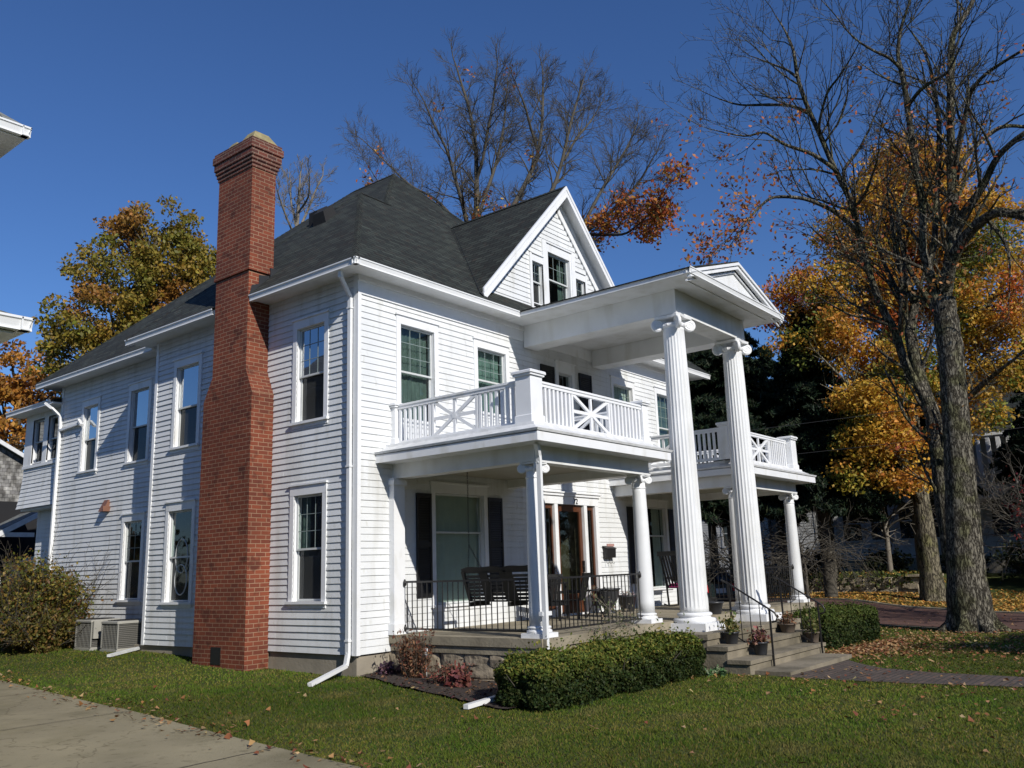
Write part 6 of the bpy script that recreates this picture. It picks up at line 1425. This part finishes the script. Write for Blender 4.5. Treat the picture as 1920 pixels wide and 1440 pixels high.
# house across the side street
fh = empty('far_house', (46,0,.6), 'white clapboard house in deep shade across the side street', 'house')
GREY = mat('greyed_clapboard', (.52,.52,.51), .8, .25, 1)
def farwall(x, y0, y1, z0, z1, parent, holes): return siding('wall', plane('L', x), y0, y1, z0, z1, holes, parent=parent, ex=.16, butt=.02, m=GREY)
fw = []
yy = -14.0
while yy < 7.5: fw.append((yy, yy+1.0, 2.55, 4.5)); yy += 1.55
fw2 = [(a, b, 5.9, 7.4) for a, b, _, _ in fw[::2]]
farwall(42, -16, 9, 1.5, 8.2, fh, fw+fw2)
def simple_window(T, a, b, z0, z1, parent):
    m = MB(); pbox(m,T,a-.12,a,z0-.1,z1+.12,0,.04); pbox(m,T,b,b+.12,z0-.1,z1+.12,0,.04); pbox(m,T,a,b,z1,z1+.12,0,.04); pbox(m,T,a,b,z0-.1,z0,0,.05); pbox(m,T,a,b,(z0+z1)/2-.03,(z0+z1)/2+.03,-.05,.0); w = m.build('window', GREY, parent)
    g = MB(); gbox(g,T,a,b,z0,z1,-.12,-.06); g.build('pane', SCREEN, w)
for h_ in fw+fw2: simple_window(plane('L',42), *h_, fh)
m = MB(); m.box(42.0,42.3,-16,9,.4,1.5); m.build('foundation', CONC2, fh)
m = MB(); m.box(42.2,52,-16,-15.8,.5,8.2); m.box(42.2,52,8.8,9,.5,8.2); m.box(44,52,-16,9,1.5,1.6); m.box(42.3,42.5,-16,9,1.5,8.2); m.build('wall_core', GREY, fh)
m = MB(); hip(m, 41.2,53,-16.8,9.8,8.25,(47,-10,12.5),(47,3.5,12.5)); m.build('roof', SHINGLE, fh)
m = MB(); m.box(40.6,42,-7.2,-1.2,4.35,4.5); m.box(40.6,42,-7.2,-1.2,7.6,7.75)
for k in range(13): m.box(40.65,40.8,-7.1+.48*k,-6.9+.48*k,4.5,7.6)
m.build('balcony_screen', TRIM, fh)
h3 = empty('far_house', (47,17,.3), 'pale grey sided house glimpsed between the portico columns', 'house')
farwall(43, 10.5, 24, .8, 5.6, h3, [(12.6,13.6,2.6,4.2),(16.6,17.6,2.6,4.2),(20,21,2.6,4.2)])
for a in (12.6,16.6,20): simple_window(plane('L',43), a, a+1, 2.6, 4.2, h3)
m = MB(); m.box(43,43.3,10.5,24,-.3,.8); m.build('foundation', CONC2, h3); m = MB(); m.box(43.2,51,10.5,10.7,.5,5.6); m.box(43.25,43.4,10.5,24,.8,5.6); m.build('wall_core', GREY, h3)
m = MB(); hip(m, 42.3,52,9.8,24.8,5.6,(47,14,8.6),(47,20,8.6)); m.build('roof', SHINGLE, h3)
# stone retaining wall with creeping foliage
rw = empty('stone_wall', (33.4,6,0), 'low rough stone retaining wall overgrown with ivy behind the leaf strip', 'stone wall')
m = MB(); rs = random.Random(3)
for r in range(4):
    y = -1.2+rs.uniform(0,.3)
    while y < 15:
        l = rs.uniform(.35,.9); m.bbox(33.25+rs.uniform(-.05,.05), 33.6, y, y+l-.03, -.4+.27*r, -.14+.27*r, .03); y += l
m.box(33.1,33.7,-1.3,.2,.68,.78); m.build('stones', STONE, rw)
n = 5200; P = np.c_[RNG.uniform(33.0,34.6,n), RNG.uniform(-.2,15,n), RNG.uniform(.25,.95,n)]; leaves('ivy', P, .08, pick([(.03,.05,.015),(.06,.08,.02),(.14,.13,.03)], n), LEAFG, rw, droop=.6)
for k, (x, y, s) in enumerate(((36.5,-4.5,1.2),(37.5,2.2,1.0),(38.5,6.0,1.1),(37,-9,1.2),(38.8,-1.2,.9))):
    shrub('shrub', ('dark foundation shrub at the far house, '+('right of the maple trunk','left of the maple trunk','farthest left','at the right edge','just behind the maple trunk')[k]), 'shrub', (x,y,.6+s*.6), (s,s*1.2,s*.75), 1500, [(.02,.03,.012),(.035,.04,.015)], .09, 6, group='shrubs at the far house')
# parked car seen through the porch
car = empty('parked_car', (18.6,2.6,-.4), 'dark green station wagon parked on the street, seen under the right porch', 'car')
CARP = mat('dark_car_paint', (.012,.018,.016), .25, .1, 2, spec=.8); cz = float(gz(18.6,2.6))+.03
fwd = RD; rt = RN; o_ = Vector((18.5,2.4,cz))
def cq(a, b, c): p = o_+fwd*a+rt*b; return (p.x, p.y, cz+c)     # a along, b across, c up; rear end at a=0
prof = [(0,.35),(-.02,.55),(.02,.92),(.12,1.02),(.25,1.36),(.45,1.44),(2.3,1.45),(2.7,1.38),(3.35,.98),(4.25,.86),(4.5,.7),(4.52,.4),(4.4,.28),(.1,.28)]
m = MB()
for (b0,b1,ins) in ((-.86,.86,0),):
    L_ = [cq(a,-.86+(.14*max(0,(c-.95)/.5)),c) for a,c in prof]; R2 = [cq(a,.86-(.14*max(0,(c-.95)/.5)),c) for a,c in prof]; n = len(prof)
    m.add(L_+R2, [tuple(range(n)), tuple(range(2*n-1,n-1,-1))]+[(i,n+i,n+(i+1)%n,(i+1)%n) for i in range(n)])
m.build('body', CARP, car)
m = MB(); m.hexa([cq(.10,-.68,.98),cq(.10,.68,.98),cq(.095,.68,.98),cq(.095,-.68,.98)],[cq(.235,-.6,1.36),cq(.235,.6,1.36),cq(.23,.6,1.36),cq(.23,-.6,1.36)])
for sd in (-1,1):
    for a0,a1 in ((.45,1.25),(1.32,2.2),(2.27,2.95)): m.hexa([cq(a0,sd*.862,1.0),cq(a1,sd*.862,1.0),cq(a1,sd*.866,1.0),cq(a0,sd*.866,1.0)],[cq(a0+.08,sd*.745,1.38),cq(min(a1-.04,2.6),sd*.745,1.38),cq(min(a1-.04,2.6),sd*.75,1.38),cq(a0+.08,sd*.75,1.38)])
m.build('window', SKYGLASS, car)
TYRE = mat('tyre_rubber', (.015,.015,.015), .8); RED = mat('red_lens', (.5,.01,.01), .2)
for a in (.85,3.6):
    for sd in (-1,1):
        w = MB(); c_ = Vector(cq(a,sd*.84,.31)); w.lathe(c_, [(.29,-.1),(.31,-.07),(.31,.07),(.29,.1)], 22, axis=(rt, fwd, Vector((0,0,1)))); wo = w.build('wheel', TYRE, car)
        w = MB(); w.lathe(c_+rt*sd*.085, [(.18,-.02),(.19,.0),(.15,.02),(.03,.025)], 16, axis=(rt, fwd, Vector((0,0,1)))); w.build('rim', GUT, wo)
for sd in (-1,1): m = MB(); a = cq(-.05,sd*.78,.68); m.hexa([cq(-.03,sd*.66,.66),cq(-.03,sd*.85,.66),cq(.06,sd*.862,.66),cq(.06,sd*.66,.66)],[cq(.0,sd*.66,.92),cq(.0,sd*.84,.92),cq(.06,sd*.862,.92),cq(.06,sd*.66,.92)]); m.build('tail_light', RED, car)
m = MB(); m.hexa([cq(-.035,-.26,.62),cq(-.035,.26,.62),cq(-.02,.26,.62),cq(-.02,-.26,.62)],[cq(-.025,-.26,.78),cq(-.025,.26,.78),cq(-.01,.26,.78),cq(-.01,-.26,.78)]); m.build('number_plate', mat('plate', (.6,.62,.62), .5), car)
m = MB(); m.hexa([cq(-.08,-.84,.36),cq(-.08,.84,.36),cq(.1,.88,.36),cq(.1,-.88,.36)],[cq(-.08,-.84,.5),cq(-.08,.84,.5),cq(.1,.88,.5),cq(.1,-.88,.5)]); m.build('bumper', TYRE, car)
# overhead wires along the side street
WIRE = mat('wire_insulation', (.06,.06,.06), .6)
for k, (z, lab) in enumerate(((7.1,'upper thin utility wire crossing before the dark conifers'),(5.9,'lower thin utility wire crossing before the dark conifers'))):
    m = MB(); a = Vector((24.0,24.0,z+.5)); b = Vector((25.5,-26,z+.9)); m.tube([a.lerp(b,t)-Vector((0,0,1.6*t*(1-t)*2)) for t in lin(0,1,21)], .009, 5); tag(m.build('utility_wire', WIRE), lab, 'wire', 'utility wires')
for v, lb in ((24.0,'left'),(-26.0,'right')):
    x = 24.0 if v > 0 else 25.5
    pl_ = empty('utility_pole', (x,v,0), 'wooden pole carrying the utility wires at their '+('far end behind the house' if v > 0 else 'near end beyond the frame'), 'utility pole'); m = MB(); m.lathe((x,v,-.5), [(.16,0),(.11,9.6)], 12); m.build('pole', BARK2, pl_); m = MB(); m.box(x-.8,x+.8,v-.06,v+.06,8.6,8.75); m.build('crossarm', TWIG, pl_)
